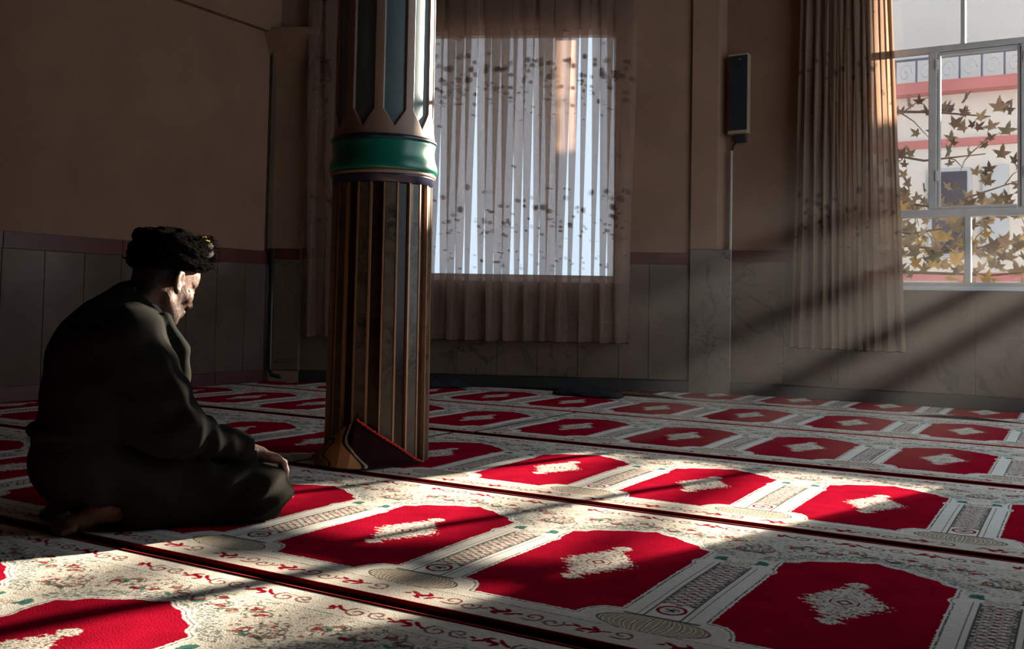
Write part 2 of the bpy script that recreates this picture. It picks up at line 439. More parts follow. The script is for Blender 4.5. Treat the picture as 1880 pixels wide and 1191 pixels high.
        for k in range(60):
            cx = sx * rr.uniform(.01, HP); cy = rr.uniform(.925, 1.015) - (.06 if cx * sx > .2 else 0) * rr.random() * 2
            ell(cx, cy, rr.uniform(.004, .010), rr.uniform(.0020, .0040), [C_DARK, C_MAR, C_TEAL, C_DARK][k % 4], rr.uniform(-1.2, 1.2), .8, 1.0)
        # medallion rosette of the spandrel over the post
        for (q, w_, col) in ((.046, .0022, C_DARK), (.032, .0018, C_MAR), (.016, .002, C_DARK)):
            line([(sx * HP + q * math.cos(t_ / 12 * math.pi), .875 + q * .75 * math.sin(t_ / 12 * math.pi)) for t_ in range(25)], w_, col, .8)
        for t_ in range(8):
            aa = t_ / 8 * 2 * math.pi
            ell(sx * HP + .038 * math.cos(aa), .875 + .029 * math.sin(aa), .009, .0045, [C_MAR, C_TEAL][t_ % 2], aa, .9, 1.2)
    flk = (sd_ > .06) & (Vv > .76) & (Vv < 1.02)
    put(flk & (n4 > .80), np.array((.12, .10, .07)), .7); put(flk & (n2 > .62), C_TAN * .9 + C_TEAL * .15, .35)
    line([(-HP, 1.024), (HP, 1.024)], .0014, C_TEAL * .8 + .03, .8)
    # border motifs (bottom and top): three red leaf motifs per niche with scrolls between
    for vc, flip in ((.056, 1), (1.066, -1)):
        for k in range(3):
            cx = -.195 + .195 * k + (.098 if flip < 0 else 0.0)
            if cx > HP: cx -= TW
            for (dx, dy, rx, ry, an) in ((0, 0, .022, .0075, .35), (-.023, .008, .015, .0056, -.5), (.023, -.005, .016, .0056, .8), (-.008, -.014, .012, .0050, -.3), (.012, .014, .012, .0050, -.6), (.040, .006, .010, .0044, .3), (-.040, .0, .010, .0044, .4)):
                ell(cx + dx, vc + flip * dy, rx, ry, C_RED * .85 if (dx > -.02) else C_MAR, flip * an, 1, 1.1)
            ex = cx + .0975
            if ex > HP: ex -= TW
            spiral(ex - .024, vc + flip * .006, .027, 1.15, 1, -2.2 * flip, .0030, C_MAR * .7, .9)
            spiral(ex + .024, vc - flip * .004, .025, 1.15, -1, .6 * flip, .0030, C_MAR * .5 + C_DARK * .4, .85)
            line([(ex - .045, vc - flip * .016), (ex, vc - flip * .012), (ex + .045, vc + flip * .012)], .0015, C_DARK, .6)
    line([(-HP, .103), (HP, .103)], .0015, C_DARK * .6 + C_TEAL * .4, .75)
    # --- posts between the niches
    for sx in (-1, 1):
        du = np.abs(U - sx * HP)
        zone = (Vv > .205) & (Vv < .735)
        put((du < .095) & zone & (sd_ > .013), C_WHITE)
        for w0 in (.0395, .0545): put((np.abs(du - w0) < .0013) & zone & (Vv < .69), C_DARK, .9)
        lat = (du < .037) & (Vv > .296) & (Vv < .685)
        put(lat, C_CREAM)
        ph = (Vv - .3) / .046
        z1_ = np.abs(du / .037 - np.abs(((ph) % 1) * 2 - 1)); z2_ = np.abs(du / .037 - np.abs(((ph + .5) % 1) * 2 - 1))
        put(lat & (z1_ < .11), C_DARK, .9); put(lat & (z2_ < .10), C_MAR, .85)
        put(lat & (du < .006) & (np.abs((ph % 1) - .0) < .12), C_DARK, .9)
        put(lat & (np.hypot(du, (((ph + .5) % 1) - .5) * .046) < .0058), C_MAR, .9)
        put(lat & (n4 > .74), C_DARK, .7)
        put(lat & (du > .030) & (n1 > .45), C_DARK * .5 + C_TEAL * .5, .8)
        # red ring at the foot
        q = np.hypot((U - sx * HP) / .033, (Vv - .259) / .032)
        put(q < 1, C_RED * .75); put(q < .76, C_CREAM); put((q < .52) & (n1 > .45), C_DARK * .6 + C_TEAL * .4, .8); put(q < .2, C_DARK)
        # shell foot
        sh = ((U - sx * HP) / .118) ** 2 + ((Vv - .150) / .050) ** 2
        shm = (sh < 1) & (Vv < .199) & (Vv > .104)
        put(shm, C_TAN)
        for k in range(5):
            e = np.abs(du - (.012 + .024 * k) * np.sqrt(np.clip(1 - ((Vv - .150) / .062) ** 2, 0, 1)))
            put(shm & (e < .0017), C_DARK, .6); put(shm & (e > .0024) & (e < .0056), C_WHITE, .75)
        put((np.abs(sh - 1) < .05) & (Vv > .104) & (Vv < .199), C_DARK, .8)
        put((np.abs(Vv - .2) < .0045) & (du < .082), C_DARK * .6 + C_TEAL * .3, .9)
        # teal leaves at the head
        for s2 in (-1, 1):
            ell(sx * HP + s2 * .053, .742, .014, .020, C_TEAL, s2 * .5, .95, .9)
            ell(sx * HP + s2 * .043, .728, .008, .012, C_TEAL * .8, -s2 * .6, .95, .9)
        put((du < .036) & (np.abs(Vv - .713) < .020) & (n1 > .4), C_TAN, .8)
        line([(sx * HP - .04, .694), (sx * HP + .04, .694)], .0015, C_DARK, .85)
    # --- red field and its outlines
    put((sd_ < .016) & (sd_ > -.001), C_WHITE)
    put((sd_ > .006) & (sd_ < .0092), C_DARK, .9)
    fm = sd_ < 0
    put(fm, C_RED); c[fm] *= (0.82 + 0.30 * n3[fm])[:, None]
    # medallion
    av = np.abs(Vv - .523); au = np.abs(U)
    dm = au / .090 + av / .138 - 1
    dm = np.minimum(dm, np.maximum(au / .105, av / .03) * .5 + au * 4.5 - .55 + av * 6)
    tip = au / .030 + np.abs(av - .145) / .030 - 1
    tip2 = au / .012 + np.abs(av - .118) / .03 - 1
    dm = np.minimum(dm, np.minimum(tip, tip2))
    dm = dm + (n4 - .5) * .42 + .10 * np.sin(av * 260) * (dm > -.35)
    med = (dm < 0) & fm
    put(med, C_CREAM * .97)
    put(med & (n4 > .70) & (np.hypot(U, (Vv - .523)) > .036), C_DARK, .7)
    put(med & (n1 < .2) & (np.hypot(U, (Vv - .523)) > .036), C_MAR, .7)
    q = np.maximum(np.maximum(au, av), (au + av) * .74)
    put((q < .034) & fm, C_CREAM); put((np.abs(q - .030) < .0024) & fm, C_MAR * .7)
    q2 = au + av
    put((np.abs(q2 - .0165) < .0045) & fm, C_MAR * .55); put((np.abs(q - .023) < .0012) & (n1 > .5) & fm, C_DARK, .7)
    # red bound edges
    put((Vv < .009) | (Vv > TLN - .009), C_RED * .8)
    c *= (0.92 + 0.16 * n1)[..., None]
    return np.clip(c, 0, 1)

def carpet_mat():
    m, t, b = nt('carpet_pile')
    a = t.nodes.new('ShaderNodeAttribute'); a.attribute_name = 'pile'
    fz = ramp(t, noise(t, 420, 2), [(0.25, (0.78, 0.78, 0.78)), (0.75, (1.1, 1.1, 1.1))])
    t.links.new(mixcol(t, 1.0, a.outputs['Color'], fz, 'MULTIPLY'), b.inputs['Base Color'])
    b.inputs['Roughness'].default_value = 0.95; b.inputs['Specular IOR Level'].default_value = 0.0
    bump(t, b, noise(t, 260, 3), 0.35, 0.004)
    return m
M_carpet = carpet_mat()
M_binding = mat_noise('red_binding', (0.22, 0.008, 0.012), (0.34, 0.012, 0.02), 120, 0.9, 0.3, 300, 0.1)
M_backing = mat_noise('carpet_backing', (0.03, 0.012, 0.01), (0.05, 0.02, 0.016), 60, 0.95)

def wave(x, y):
    return 0.0014 * np.sin(x * 7.1 + y * 2.3) + 0.0012 * np.sin(y * 9.7 - x * 3.1)

def tile_mesh(name, nu, nv, colors, keep=None, edge_wave=0.0, x_off=0.0):
    U, Vv = np.meshgrid(np.linspace(-TW / 2, TW / 2, nu), np.linspace(0, TLN, nv))
    Z = 0.0012 * np.sin(Vv * 2 * math.pi / TLN * 2 + U * 2 * math.pi / TW) * np.sin(np.clip(Vv / TLN, 0, 1) * math.pi)
    idx = np.arange(nu * nv).reshape(nv, nu)
    f = np.stack([idx[:-1, :-1], idx[:-1, 1:], idx[1:, 1:], idx[1:, :-1]], -1).reshape(-1, 4)
    co = np.stack([U, Vv, Z], -1).reshape(-1, 3); col = colors.reshape(-1, 3)
    if edge_wave:
        xx = U + x_off
        lift = edge_wave * np.clip(np.sin(xx * 4.3 + 0.8) * np.sin(xx * 1.9 + .5), 0, 1) * np.clip(1 - Vv / .10, 0, 1) ** 2
        co[:, 2] += lift.ravel()
    if keep is not None:
        k = keep(co[:, 0], co[:, 1]); fk = k[f].all(1); f = f[fk]
        used = np.unique(f); mp = np.full(nu * nv, -1); mp[used] = np.arange(len(used)); f = mp[f]; co = co[used]; col = col[used]
        if len(f) == 0: return None
    me = mesh_from(name, co, f, M_carpet, True)
    at = me.color_attributes.new('pile', 'FLOAT_COLOR', 'POINT')
    at.data.foreach_set('color', np.concatenate([col, np.ones((len(col), 1))], 1).astype(np.float32).ravel())
    return me

FINE = paint_tile(260, 500); COARSE = FINE[::2, ::2].copy()
ME_FINE = tile_mesh('niche_fine', 260, 500, FINE)
ME_COARSE = tile_mesh('niche_coarse', COARSE.shape[1], COARSE.shape[0], COARSE)

def wall_ok(X, Y):                            # inside the room, clear of the angled wall, the far wall and the column
    d2 = (X - BX) * N2[0] + (Y - BY) * N2[1]
    return (d2 < -0.055) & (Y < YW - 0.05) & (X > LX + 0.045) & (X < RX - 0.04)
ROWS = [  # y0, a niche centre, first and last niche, fine, label
    (0.516, -1.64, -7, 3, True, 'red niche prayer carpet row nearest the camera, at lower left corner'),
    (1.690, -1.035, -8, 2, True, 'red niche prayer carpet row that the kneeling man sits on'),
    (2.865, -0.596, -3, 2, True, 'brightly sunlit prayer carpet row reaching to the foot of the column'),
    (2.865, -2.958, -5, 0, False, 'dark prayer carpet piece left of the column, behind the kneeling man'),
    (4.060, -0.529, -3, 2, False, 'shaded prayer carpet row just beyond the sunlit row, right of the column'),
    (4.060, -2.886, -5, 0, False, 'dark prayer carpet piece farther back behind the column and the man'),
    (5.215, -0.549, -9, 2, False, 'prayer carpet row second from the far wall'),
    (6.375, -0.549, -4, 2, False, 'dark prayer carpet row running along the foot of far wall'),
]
for (y0, xc, k0, k1, fine, lab) in ROWS:
    st = empty('prayer_carpet', (0, y0, 0.0), label=lab, cat='carpet', group='prayer carpet rows on the floor')
    for k in range(k0, k1 + 1):
        X = xc + k * TW
        cor = [(X + a, y0 + b) for a in (-TW / 2, TW / 2) for b in (0, TLN)]
        ok = [bool(wall_ok(np.array(a), np.array(b))) for a, b in cor]
        if not any(ok): continue
        if all(ok) and y0 < 6:
            me = ME_FINE if (fine and X > -3.2) else ME_COARSE
        else:
            me = tile_mesh('niche_cut', COARSE.shape[1], COARSE.shape[0], COARSE, keep=lambda x, y, X=X: wall_ok(x + X, y + y0),
                           edge_wave=0.030 if y0 > 6 else 0.0, x_off=X)
            if me is None: continue
        p = obj('niche_panel', me, st); p.location = (X, 0, 0)
    # red bound edges and backing of the row
    y1 = min(y0 + TLN, YW - 0.05)
    def xlim(y):                              # left end of the row where the walls cut it
        xx = np.linspace(xc + (k0 - .5) * TW, xc + (k1 + .5) * TW, 900); g = wall_ok(xx, np.full(900, y))
        return (xx[g][0], xc + (k1 + .5) * TW) if g.any() else None
    for ye in (y0 + 0.002, y1 - 0.002):
        xl = xlim(ye)
        if xl and not (y0 > 6):
            MB().tube([(xl[0] + (xl[1] - xl[0]) * i / 12, ye - y0, -0.002) for i in range(13)], 0.0048, 6).build('bound_edge', M_binding, st, True)
    la, lb = xlim(y0 + 0.01), xlim(y1 - 0.01)
    if la and lb:
        z_, zz = -0.011, -0.003
        MB().add([(la[0], 0.004, z_), (la[1], 0.004, z_), (lb[1], y1 - y0 - 0.004, z_), (lb[0], y1 - y0 - 0.004, z_),
                  (la[0], 0.004, zz), (la[1], 0.004, zz), (lb[1], y1 - y0 - 0.004, zz), (lb[0], y1 - y0 - 0.004, zz)],
                 [(0, 3, 2, 1), (4, 5, 6, 7), (0, 1, 5, 4), (1, 2, 6, 5), (2, 3, 7, 6), (3, 0, 4, 7)]).build('backing', M_backing, st)

# ------------------------------------------------------------------ column
CX, CYc = -2.456, 3.141; KC = 1.0326                     # measured size factor of the shaft
colm = empty('column', (CX, CYc, -0.0205), math.radians(-5), label='tall round column, fluted brown marble below, teal panels above a green ring', cat='column'); colm.scale = (KC, KC, KC)
ZB = 0.0199
M_mar_d = mat_marble('brown_marble', (0.018, 0.010, 0.006), (0.034, 0.018, 0.010), (0.008, 0.005, 0.004), 9, 0.22, 0.08)
M_mar_l = mat_marble('olive_marble', (0.065, 0.054, 0.037), (0.105, 0.086, 0.060), (0.02, 0.016, 0.012), 9, 0.24, 0.08)
for m_ in (M_mar_d, M_mar_l): m_.node_tree.nodes['Principled BSDF'].inputs['Specular IOR Level'].default_value = .22
M_brass = mat_noise('brass_strip', (0.26, 0.14, 0.075), (0.36, 0.20, 0.11), 20, 0.4, 0, metal=0.3)
M_navy = mat_noise('navy_ring', (0.010, 0.012, 0.03), (0.016, 0.018, 0.045), 20, 0.3)
M_green = mat_noise('green_enamel', (0.004, 0.115, 0.075), (0.006, 0.14, 0.09), 6, 0.28)
M_ivory = mat_noise('ivory_plaster', (0.22, 0.135, 0.090), (0.27, 0.17, 0.115), 8, 0.5)
M_teal = mat_noise('teal_panel', (0.075, 0.115, 0.118), (0.095, 0.14, 0.14), 8, 0.4)
NF = 24; RB, RT = 0.199, 0.192
ZS = 1.077
MB().lathe([(RB - 0.02, ZB), (RT - 0.02, ZS)], 48).build('core', M_grout, colm, True)
for k in range(NF):
    t0 = 2 * math.pi * (k + 0.07) / NF; t1 = 2 * math.pi * (k + 0.93) / NF
    pr = 0.0 if k % 2 else -0.010                # alternate strips sit back
    vs_ = []
    for (rb, z) in ((RB, ZB), (RT, ZS)):
        for (rr_, tt) in ((rb - 0.03, t0), (rb - 0.03, t1), (rb + pr, t1), (rb + pr, t0)):
            vs_.append((rr_ * math.cos(tt), rr_ * math.sin(tt), z))
    MB().add(vs_, [(0, 1, 2, 3), (7, 6, 5, 4), (0, 4, 5, 1), (1, 5, 6, 2), (2, 6, 7, 3), (3, 7, 4, 0)]).build('marble_strip', M_mar_l if k % 2 else M_mar_d, colm, bevel=0.002)
    tt = 2 * math.pi * k / NF
    ca, sa = math.cos(tt), math.sin(tt)
    vs_ = []
    for (rb, z) in ((RB, ZB), (RT, ZS)):
        for (dr, w) in ((-0.03, -0.0035), (-0.03, 0.0035), (0.003, 0.0035), (0.003, -0.0035)):
            vs_.append(((rb + dr) * ca - w * sa, (rb + dr) * sa + w * ca, z))
    MB().add(vs_, [(0, 1, 2, 3), (7, 6, 5, 4), (0, 4, 5, 1), (1, 5, 6, 2), (2, 6, 7, 3), (3, 7, 4, 0)]).build('brass_strip', M_brass, colm)
MB().lathe([(0.188, 1.077), (0.196, 1.079), (0.196, 1.100), (0.200, 1.104), (0.201, 1.112)], 64).build('lower_ring', M_navy, colm, True)
MB().lathe([(0.200, 1.110), (0.206, 1.113), (0.206, 1.121), (0.202, 1.126)], 64).build('ivory_ring', M_ivory, colm, True)
MB().lathe([(0.198, 1.124), (0.209, 1.128), (0.2125, 1.140), (0.211, 1.155), (0.205, 1.172), (0.2005, 1.190), (0.1995, 1.212), (0.202, 1.232), (0.204, 1.243)], 64).build('green_ring', M_green, colm, True)
MB().lathe([(0.204, 1.242), (0.2075, 1.244), (0.2075, 1.254), (0.202, 1.259)], 64).build('upper_ring', M_navy, colm, True)

def upper_shaft():
    # cylinder whose long pointed panels are sunk into it
    NP, R0, R1, dep = 10, 0.1945, 0.190, 0.011
    nu, zs = NP * 80, sorted(set([1.257] + list(np.linspace(1.262, 1.37, 80)) + list(np.linspace(1.42, CEIL + 0.02, 20))))
    zs = np.array(zs); V = []; side = []
    for z in zs:
        R = R0 + (R1 - R0) * (z - 1.257) / 2.4
        R += 0.006 * max(0, 1 - (z - 1.257) / .05) ** 2
        for k in range(nu):
            u = (k / 80.0) % 1.0 - 0.5; hw = 0.362 * min(max((z - 1.288) / 0.066, 0), 1)
            s = min(max((hw - abs(u)) / 0.03, 0), 1)
            rr_ = R - dep * s; a = 2 * math.pi * (k / 80.0 + 0.5) / NP
            V.append((rr_ * math.cos(a), rr_ * math.sin(a), z)); side.append(s)
    F = []; m = []
    for i in range(len(zs) - 1):
        for k in range(nu):
            q = (i * nu + k, i * nu + (k + 1) % nu, (i + 1) * nu + (k + 1) % nu, (i + 1) * nu + k)
            F.append(q); m.append(1 if sum(side[j] for j in q) > 3.4 else 0)
    return V, F, m
V, F, m = upper_shaft()
FA = [f for f, k in zip(F, m) if k == 0]
me = mesh_from('upper_shaft', V, FA, M_ivory, True); obj('upper_shaft', me, colm)
for pz in range(10):                              # each teal panel a part of its own
    vi, FP = {}, []
    for f, k in zip(F, m):
        if k and int((f[0] % 800) // 80) == pz:
            FP.append(tuple(vi.setdefault(j, len(vi)) for j in f))
    VP = [V[j] for j in vi]
    me = mesh_from('teal_panel', VP, FP, M_teal, True); obj('teal_panel', me, colm)

# ------------------------------------------------------------------ outside: street, building, tree
M_street = mat_noise('street', (0.42, 0.40, 0.37), (0.50, 0.48, 0.45), 0.5, 0.9)
M_fac = mat_noise('white_render', (0.72, 0.70, 0.68), (0.78, 0.76, 0.74), 0.6, 0.85)
M_fac2 = mat_noise('pale_blue_render', (0.45, 0.50, 0.56), (0.52, 0.57, 0.62), 0.6, 0.85)
M_redband = mat_noise('red_painted_band', (0.45, 0.17, 0.18), (0.50, 0.20, 0.20), 2, 0.7)
M_dkwin = mat_noise('dark_pane', (0.05, 0.05, 0.07), (0.09, 0.09, 0.12), 2, 0.3)
M_iron = mat_noise('white_iron', (0.55, 0.58, 0.66), (0.6, 0.63, 0.7), 4, 0.5)
M_irond = mat_noise('blue_iron', (0.10, 0.12, 0.20), (0.13, 0.15, 0.24), 4, 0.5)
o = MB().box((-30, YW + 0.6, -1.4), (14, 40, -1.0)).build('street_ground', M_street); tag(o, kind='structure')
FY = 16.0
o = MB().box((1.95, YW + 0.35, -1.0), (4.4, YW + 1.9, 6.0)).build('wall_sun_block', M_fac); tag(o, kind='structure')  # unseen wall added to keep direct sun out of the right window
bd = empty('apartment_building', (-4, FY, -1.0), label='white apartment building with red floor bands behind the window', cat='building')
def pb(name, lo, hi, mat, parent=bd, bevel=0.0):
    lo = (lo[0] + 4, lo[1] - FY, lo[2] + 1.0); hi = (hi[0] + 4, hi[1] - FY, hi[2] + 1.0)
    return MB().box(lo, hi).build(name, mat, parent, bevel=bevel)
pb('wall', (-5.5, FY, -1.0), (2.12, FY + 6, 3.95), M_fac)
pb('sun_block_storey', (-5.5, FY + 1.6, 3.95), (0.25, FY + 2.1, 8.5), M_fac)
pb('sun_block_storey', (0.58, FY + 1.6, 3.95), (2.22, FY + 2.1, 8.5), M_fac)  # out of view; gap and end shaped to steer sun onto curtain and column
for zb in (1.10, 3.12, 3.92): pb('floor_band', (-5.55, FY - 0.30 if zb > 3.5 else FY - .05, zb), (2.2, FY + 0.01, zb + (0.17 if zb > 3.5 else .12)), M_redband)
for (xa, xb_, za, zb) in ((-3.4, -2.75, 1.5, 2.75), (-2.05, -1.45, 1.45, 2.80), (-0.6, 0.1, 1.5, 2.75), (-4.9, -4.2, 1.5, 2.75), (0.9, 1.6, 1.5, 2.75)):
    w_ = pb('window', (xa, FY - 0.06, za), (xb_, FY + 0.02, zb), M_fac2)
    pb('window_pane', (xa + 0.06, FY - 0.075, za + 0.06), (xb_ - 0.06, FY - 0.05, zb - 0.06), M_dkwin, bd)
for (xa, xb_) in ((-1.30, -0.95),): pb('shutter', (xa, FY - 0.08, 1.45), (xb_, FY, 2.80), M_fac2)
# roof terrace railing with scrolls
xr = -4.6
while xr < 1.0:
    MB().tube([(xr + 4, -0.2, 5.05), (xr + 4, -0.2, 5.46)], 0.016, 6).build('railing_bar', M_irond, bd)
    MB().tube([(xr + 4 + 0.14 + 0.10 * (1 - k / 22) * math.cos(k * .45), -0.2, 5.26 + 0.15 * (1 - k / 22) * math.sin(k * .45)) for k in range(20)], 0.011, 5).build('railing_scroll', M_iron, bd, True)
    xr += 0.30
for z_ in (5.09, 5.46): MB().tube([(-0.8, -0.2, z_), (5.4, -0.2, z_)], 0.02, 6).build('handrail', M_irond, bd)

def leaf_mesh(name, mat, s=1.0):
    # five lobed plane leaf, slightly folded
    pts = []
    lobes = [(-2.35, .55), (-1.2, .85), (0, 1.0), (1.2, .85), (2.35, .55)]
    for i, (a, L) in enumerate(lobes):
        pts += [(a - .28, L * .62), (a - .16, L * .70), (a, L), (a + .16, L * .70), (a + .28, L * .62)]
        if i < 4: pts.append((a + .6, .33))
    ring = [(math.sin(a) * r_ * s, math.cos(a) * r_ * s) for a, r_ in pts]
    V = [(0, 0, .02 * s)] + [(x, y, -.10 * abs(x) + .05 * math.sin(3 * x / s) * s) for x, y in ring]
    V += [(0, 0, .02 * s - .004)] + [(x, y, z - .004) for x, y, z in V[1:]]
    n = len(ring); F = [(0, i + 1, (i + 1) % n + 1) for i in range(n)][::-1]
    F += [(n + 1, n + 2 + i, n + 2 + (i + 1) % n) for i in range(n)]
    return mesh_from(name, V, F, mat)
def leaf_mat(name, c):
    m, t, b = nt(name); b.inputs['Base Color'].default_value = (*c, 1); b.inputs['Roughness'].default_value = .7
    tr = t.nodes.new('ShaderNodeBsdfTranslucent'); tr.inputs[0].default_value = (*[min(1, v * 1.4) for v in c], 1)
    mx = t.nodes.new('ShaderNodeMixShader'); mx.inputs[0].default_value = .45
    nz = ramp(t, noise(t, 14, 3), [(.3, tuple(v * .75 for v in c)), (.7, tuple(min(1, v * 1.15) for v in c))]); t.links.new(nz, b.inputs['Base Color'])
    t.links.new(b.outputs[0], mx.inputs[1]); t.links.new(tr.outputs[0], mx.inputs[2]); t.links.new(mx.outputs[0], t.nodes['Material Output'].inputs[0])
    return m
LM = [leaf_mesh('leaf', leaf_mat('leaf_brown', (0.20, 0.155, 0.125)), .075), leaf_mesh('leaf', leaf_mat('leaf_tan', (0.38, 0.31, 0.23)), .085), leaf_mesh('leaf', leaf_mat('leaf_olive', (0.27, 0.25, 0.17)), .08), leaf_mesh('leaf', leaf_mat('leaf_yellow', (0.55, 0.43, 0.20)), .085)]
M_bark = mat_noise('bark', (0.12, 0.09, 0.07), (0.20, 0.16, 0.13), 20, 0.9, .3, 60)
tree = empty('plane_tree', (-2.6, 10.6, -1.0), label='plane tree with withered brown leaves seen through the window', cat='tree')
def W2T(p): return (p[0] + 2.6, p[1] - 10.6, p[2] + 1.0)
MB().tube([W2T(p) for p in ((-2.6, 10.6, -1.0), (-2.58, 10.6, .2), (-2.5, 10.55, 1.1), (-2.45, 10.5, 2.2), (-2.4, 10.5, 3.2))], [.11, .10, .085, .06, .02], 10).build('trunk', M_bark, tree, True)
branches = [((-2.5, 10.55, 1.0), (-1.6, 10.3, 1.02), (-0.75, 10.1, .98), (.1, 10.0, 1.06)), ((-2.47, 10.5, 1.5), (-1.9, 10.2, 1.75), (-1.2, 10.0, 1.62), (-.45, 9.9, 1.85)),
            ((-2.45, 10.5, 2.0), (-1.9, 10.3, 2.25), (-1.35, 10.2, 2.1), (-.8, 10.1, 2.12)), ((-2.42, 10.5, 2.4), (-1.8, 10.2, 2.62), (-1.25, 10.1, 2.55), (-.75, 10.0, 2.45)),
            ((-2.46, 10.5, 1.8), (-2.1, 9.9, 1.5), (-1.4, 9.7, 1.35), (-.7, 9.6, 1.45)), ((-2.5, 10.5, 1.2), (-1.9, 10.8, 1.35), (-1.1, 10.9, 1.25), (-.4, 10.9, 1.4))]
rl = random.Random(4)
for bi, b_ in enumerate(branches):
    MB().tube([W2T(p) for p in b_], [.028, .018, .012, .005], 6).build('branch', M_bark, tree, True)
    for tw in range(7):
        t_ = rl.uniform(.15, 1) * 2.99; i = int(t_); q = Vector(b_[i]).lerp(Vector(b_[i + 1]), t_ - i)
        e = q + Vector((rl.uniform(-.1, .3), rl.uniform(-.25, .25), rl.uniform(-.3, .25)))
        MB().tube([W2T(q), W2T((q + e) / 2 + Vector((0, 0, .03))), W2T(e)], [.007, .005, .003], 5).build('twig', M_bark, tree)
nleaf = 0
for li in range(290):
    b_ = branches[rl.choice([0, 1, 1, 2, 3, 4, 4, 5, 5])]
    t_ = rl.uniform(.25, 1) * 2.99; i = int(t_); q = Vector(b_[i]).lerp(Vector(b_[i + 1]), t_ - i)
    q += Vector((rl.gauss(.05, .14), rl.gauss(0, .18), rl.gauss(-.03, .13)))
    if not -1.75 < q.x < -.35 and rl.random() < .8: q.x = rl.uniform(-1.7, -.4)
    k = rl.choice([0, 0, 0, 1, 2]) if q.z > 1.75 else rl.choice([0, 1, 1, 2, 3])
    lf = bpy.data.objects.new('leaf', LM[k]); link(lf, tree); lf.location = W2T(q)
    lf.rotation_euler = (rl.uniform(.9, 2.2), rl.uniform(-.8, .8), rl.uniform(-1.0, 1.0)); s_ = rl.uniform(.8, 1.5); lf.scale = (s_, s_, s_)

tree2 = empty('shaft_tree', (3.25, 14.0, -1.0), label='bare unseen tree added right of the window, its limbs shape the sun shafts', cat='tree')  # added out of view; limbs laid to cut the sunlight into shafts
def T2(p): return (p[0] - 3.25, p[1] - 14.0, p[2] + 1.0)
MB().tube([T2(p) for p in ((3.25, 14.0, -1.0), (3.28, 14.0, .8), (3.24, 14.0, 2.2), (3.22, 14.0, 3.3), (3.3, 14.0, 4.6))], [.20, .17, .14, .12, .05], 10).build('trunk', M_bark, tree2, True)
limbs = [((3.23, 14.0, 3.20), (2.65, 14.02, 2.87), (2.0, 13.98, 2.43), (1.25, 14.0, 1.95)), ((3.22, 14.0, 3.36), (2.6, 13.98, 3.03), (2.0, 14.02, 2.70), (1.2, 14.0, 2.25)),
         ((3.22, 14.0, 3.52), (2.6, 14.0, 3.28), (2.0, 14.03, 3.02), (1.2, 14.0, 2.66)), ((3.23, 14.0, 3.70), (2.6, 14.0, 3.53), (2.0, 14.0, 3.35), (1.3, 14.0, 3.14))]
for l_ in limbs: MB().tube([T2(p) for p in l_], [.060, .045, .040, .032], 8).build('limb', M_bark, tree2, True)
r2 = random.Random(9)
for li in range(14):
    l_ = limbs[r2.choice([0, 1, 2, 3, 3, 0])]; t_ = r2.uniform(.3, 1) * 2.99; i = int(t_); q = Vector(l_[i]).lerp(Vector(l_[i + 1]), t_ - i)
    q += Vector((r2.gauss(0, .10), r2.gauss(0, .15), r2.gauss(-.03, .10)))
    lf = bpy.data.objects.new('leaf', LM[r2.choice([0, 1])]); link(lf, tree2); lf.location = T2(q)
    lf.rotation_euler = (r2.uniform(.9, 2.2), r2.uniform(-.8, .8), r2.uniform(-1.0, 1.0))
# ------------------------------------------------------------------ curtains
def curtain_mat(name, base, transp, spotcol):
    m, t, b = nt(name); t.nodes.remove(b)
    at = t.nodes.new('ShaderNodeAttribute'); at.attribute_name = 'print'
    weave = ramp(t, noise(t, 90, 3, stretch=(1, 1, .15)), [(.3, tuple(v * .9 for v in base)), (.7, base)])
    col = mixcol(t, at.outputs['Fac'], weave, spotcol)
    df = t.nodes.new('ShaderNodeBsdfDiffuse'); tl = t.nodes.new('ShaderNodeBsdfTranslucent'); tp = t.nodes.new('ShaderNodeBsdfTransparent')
    t.links.new(col, df.inputs[0]); t.links.new(col, tl.inputs[0]); tp.inputs[0].default_value = (1, .97, .94, 1)
    m1 = t.nodes.new('ShaderNodeMixShader'); m1.inputs[0].default_value = .5
    t.links.new(df.outputs[0], m1.inputs[1]); t.links.new(tl.outputs[0], m1.inputs[2])
    m2 = t.nodes.new('ShaderNodeMixShader')
    op = t.nodes.new('ShaderNodeMath'); op.operation = 'MULTIPLY_ADD'; op.inputs[1].default_value = transp * .85; op.inputs[2].default_value = 1 - transp
    t.links.new(at.outputs['Fac'], op.inputs[0]); t.links.new(op.outputs[0], m2.inputs[0])
    t.links.new(tp.outputs[0], m2.inputs[1]); t.links.new(m1.outputs[0], m2.inputs[2])
    t.links.new(m2.outputs[0], t.nodes['Material Output'].inputs[0])
    return m
M_cur1 = curtain_mat('sheer_voile', (0.42, 0.275, 0.205), 0.52, (0.11, 0.068, 0.055))
M_cur2 = curtain_mat('gathered_voile', (0.30, 0.19, 0.13), 0.08, (0.05, 0.032, 0.028))
M_rod = mat_noise('brown_pelmet', (0.05, 0.028, 0.02), (0.07, 0.04, 0.028), 20, .5)

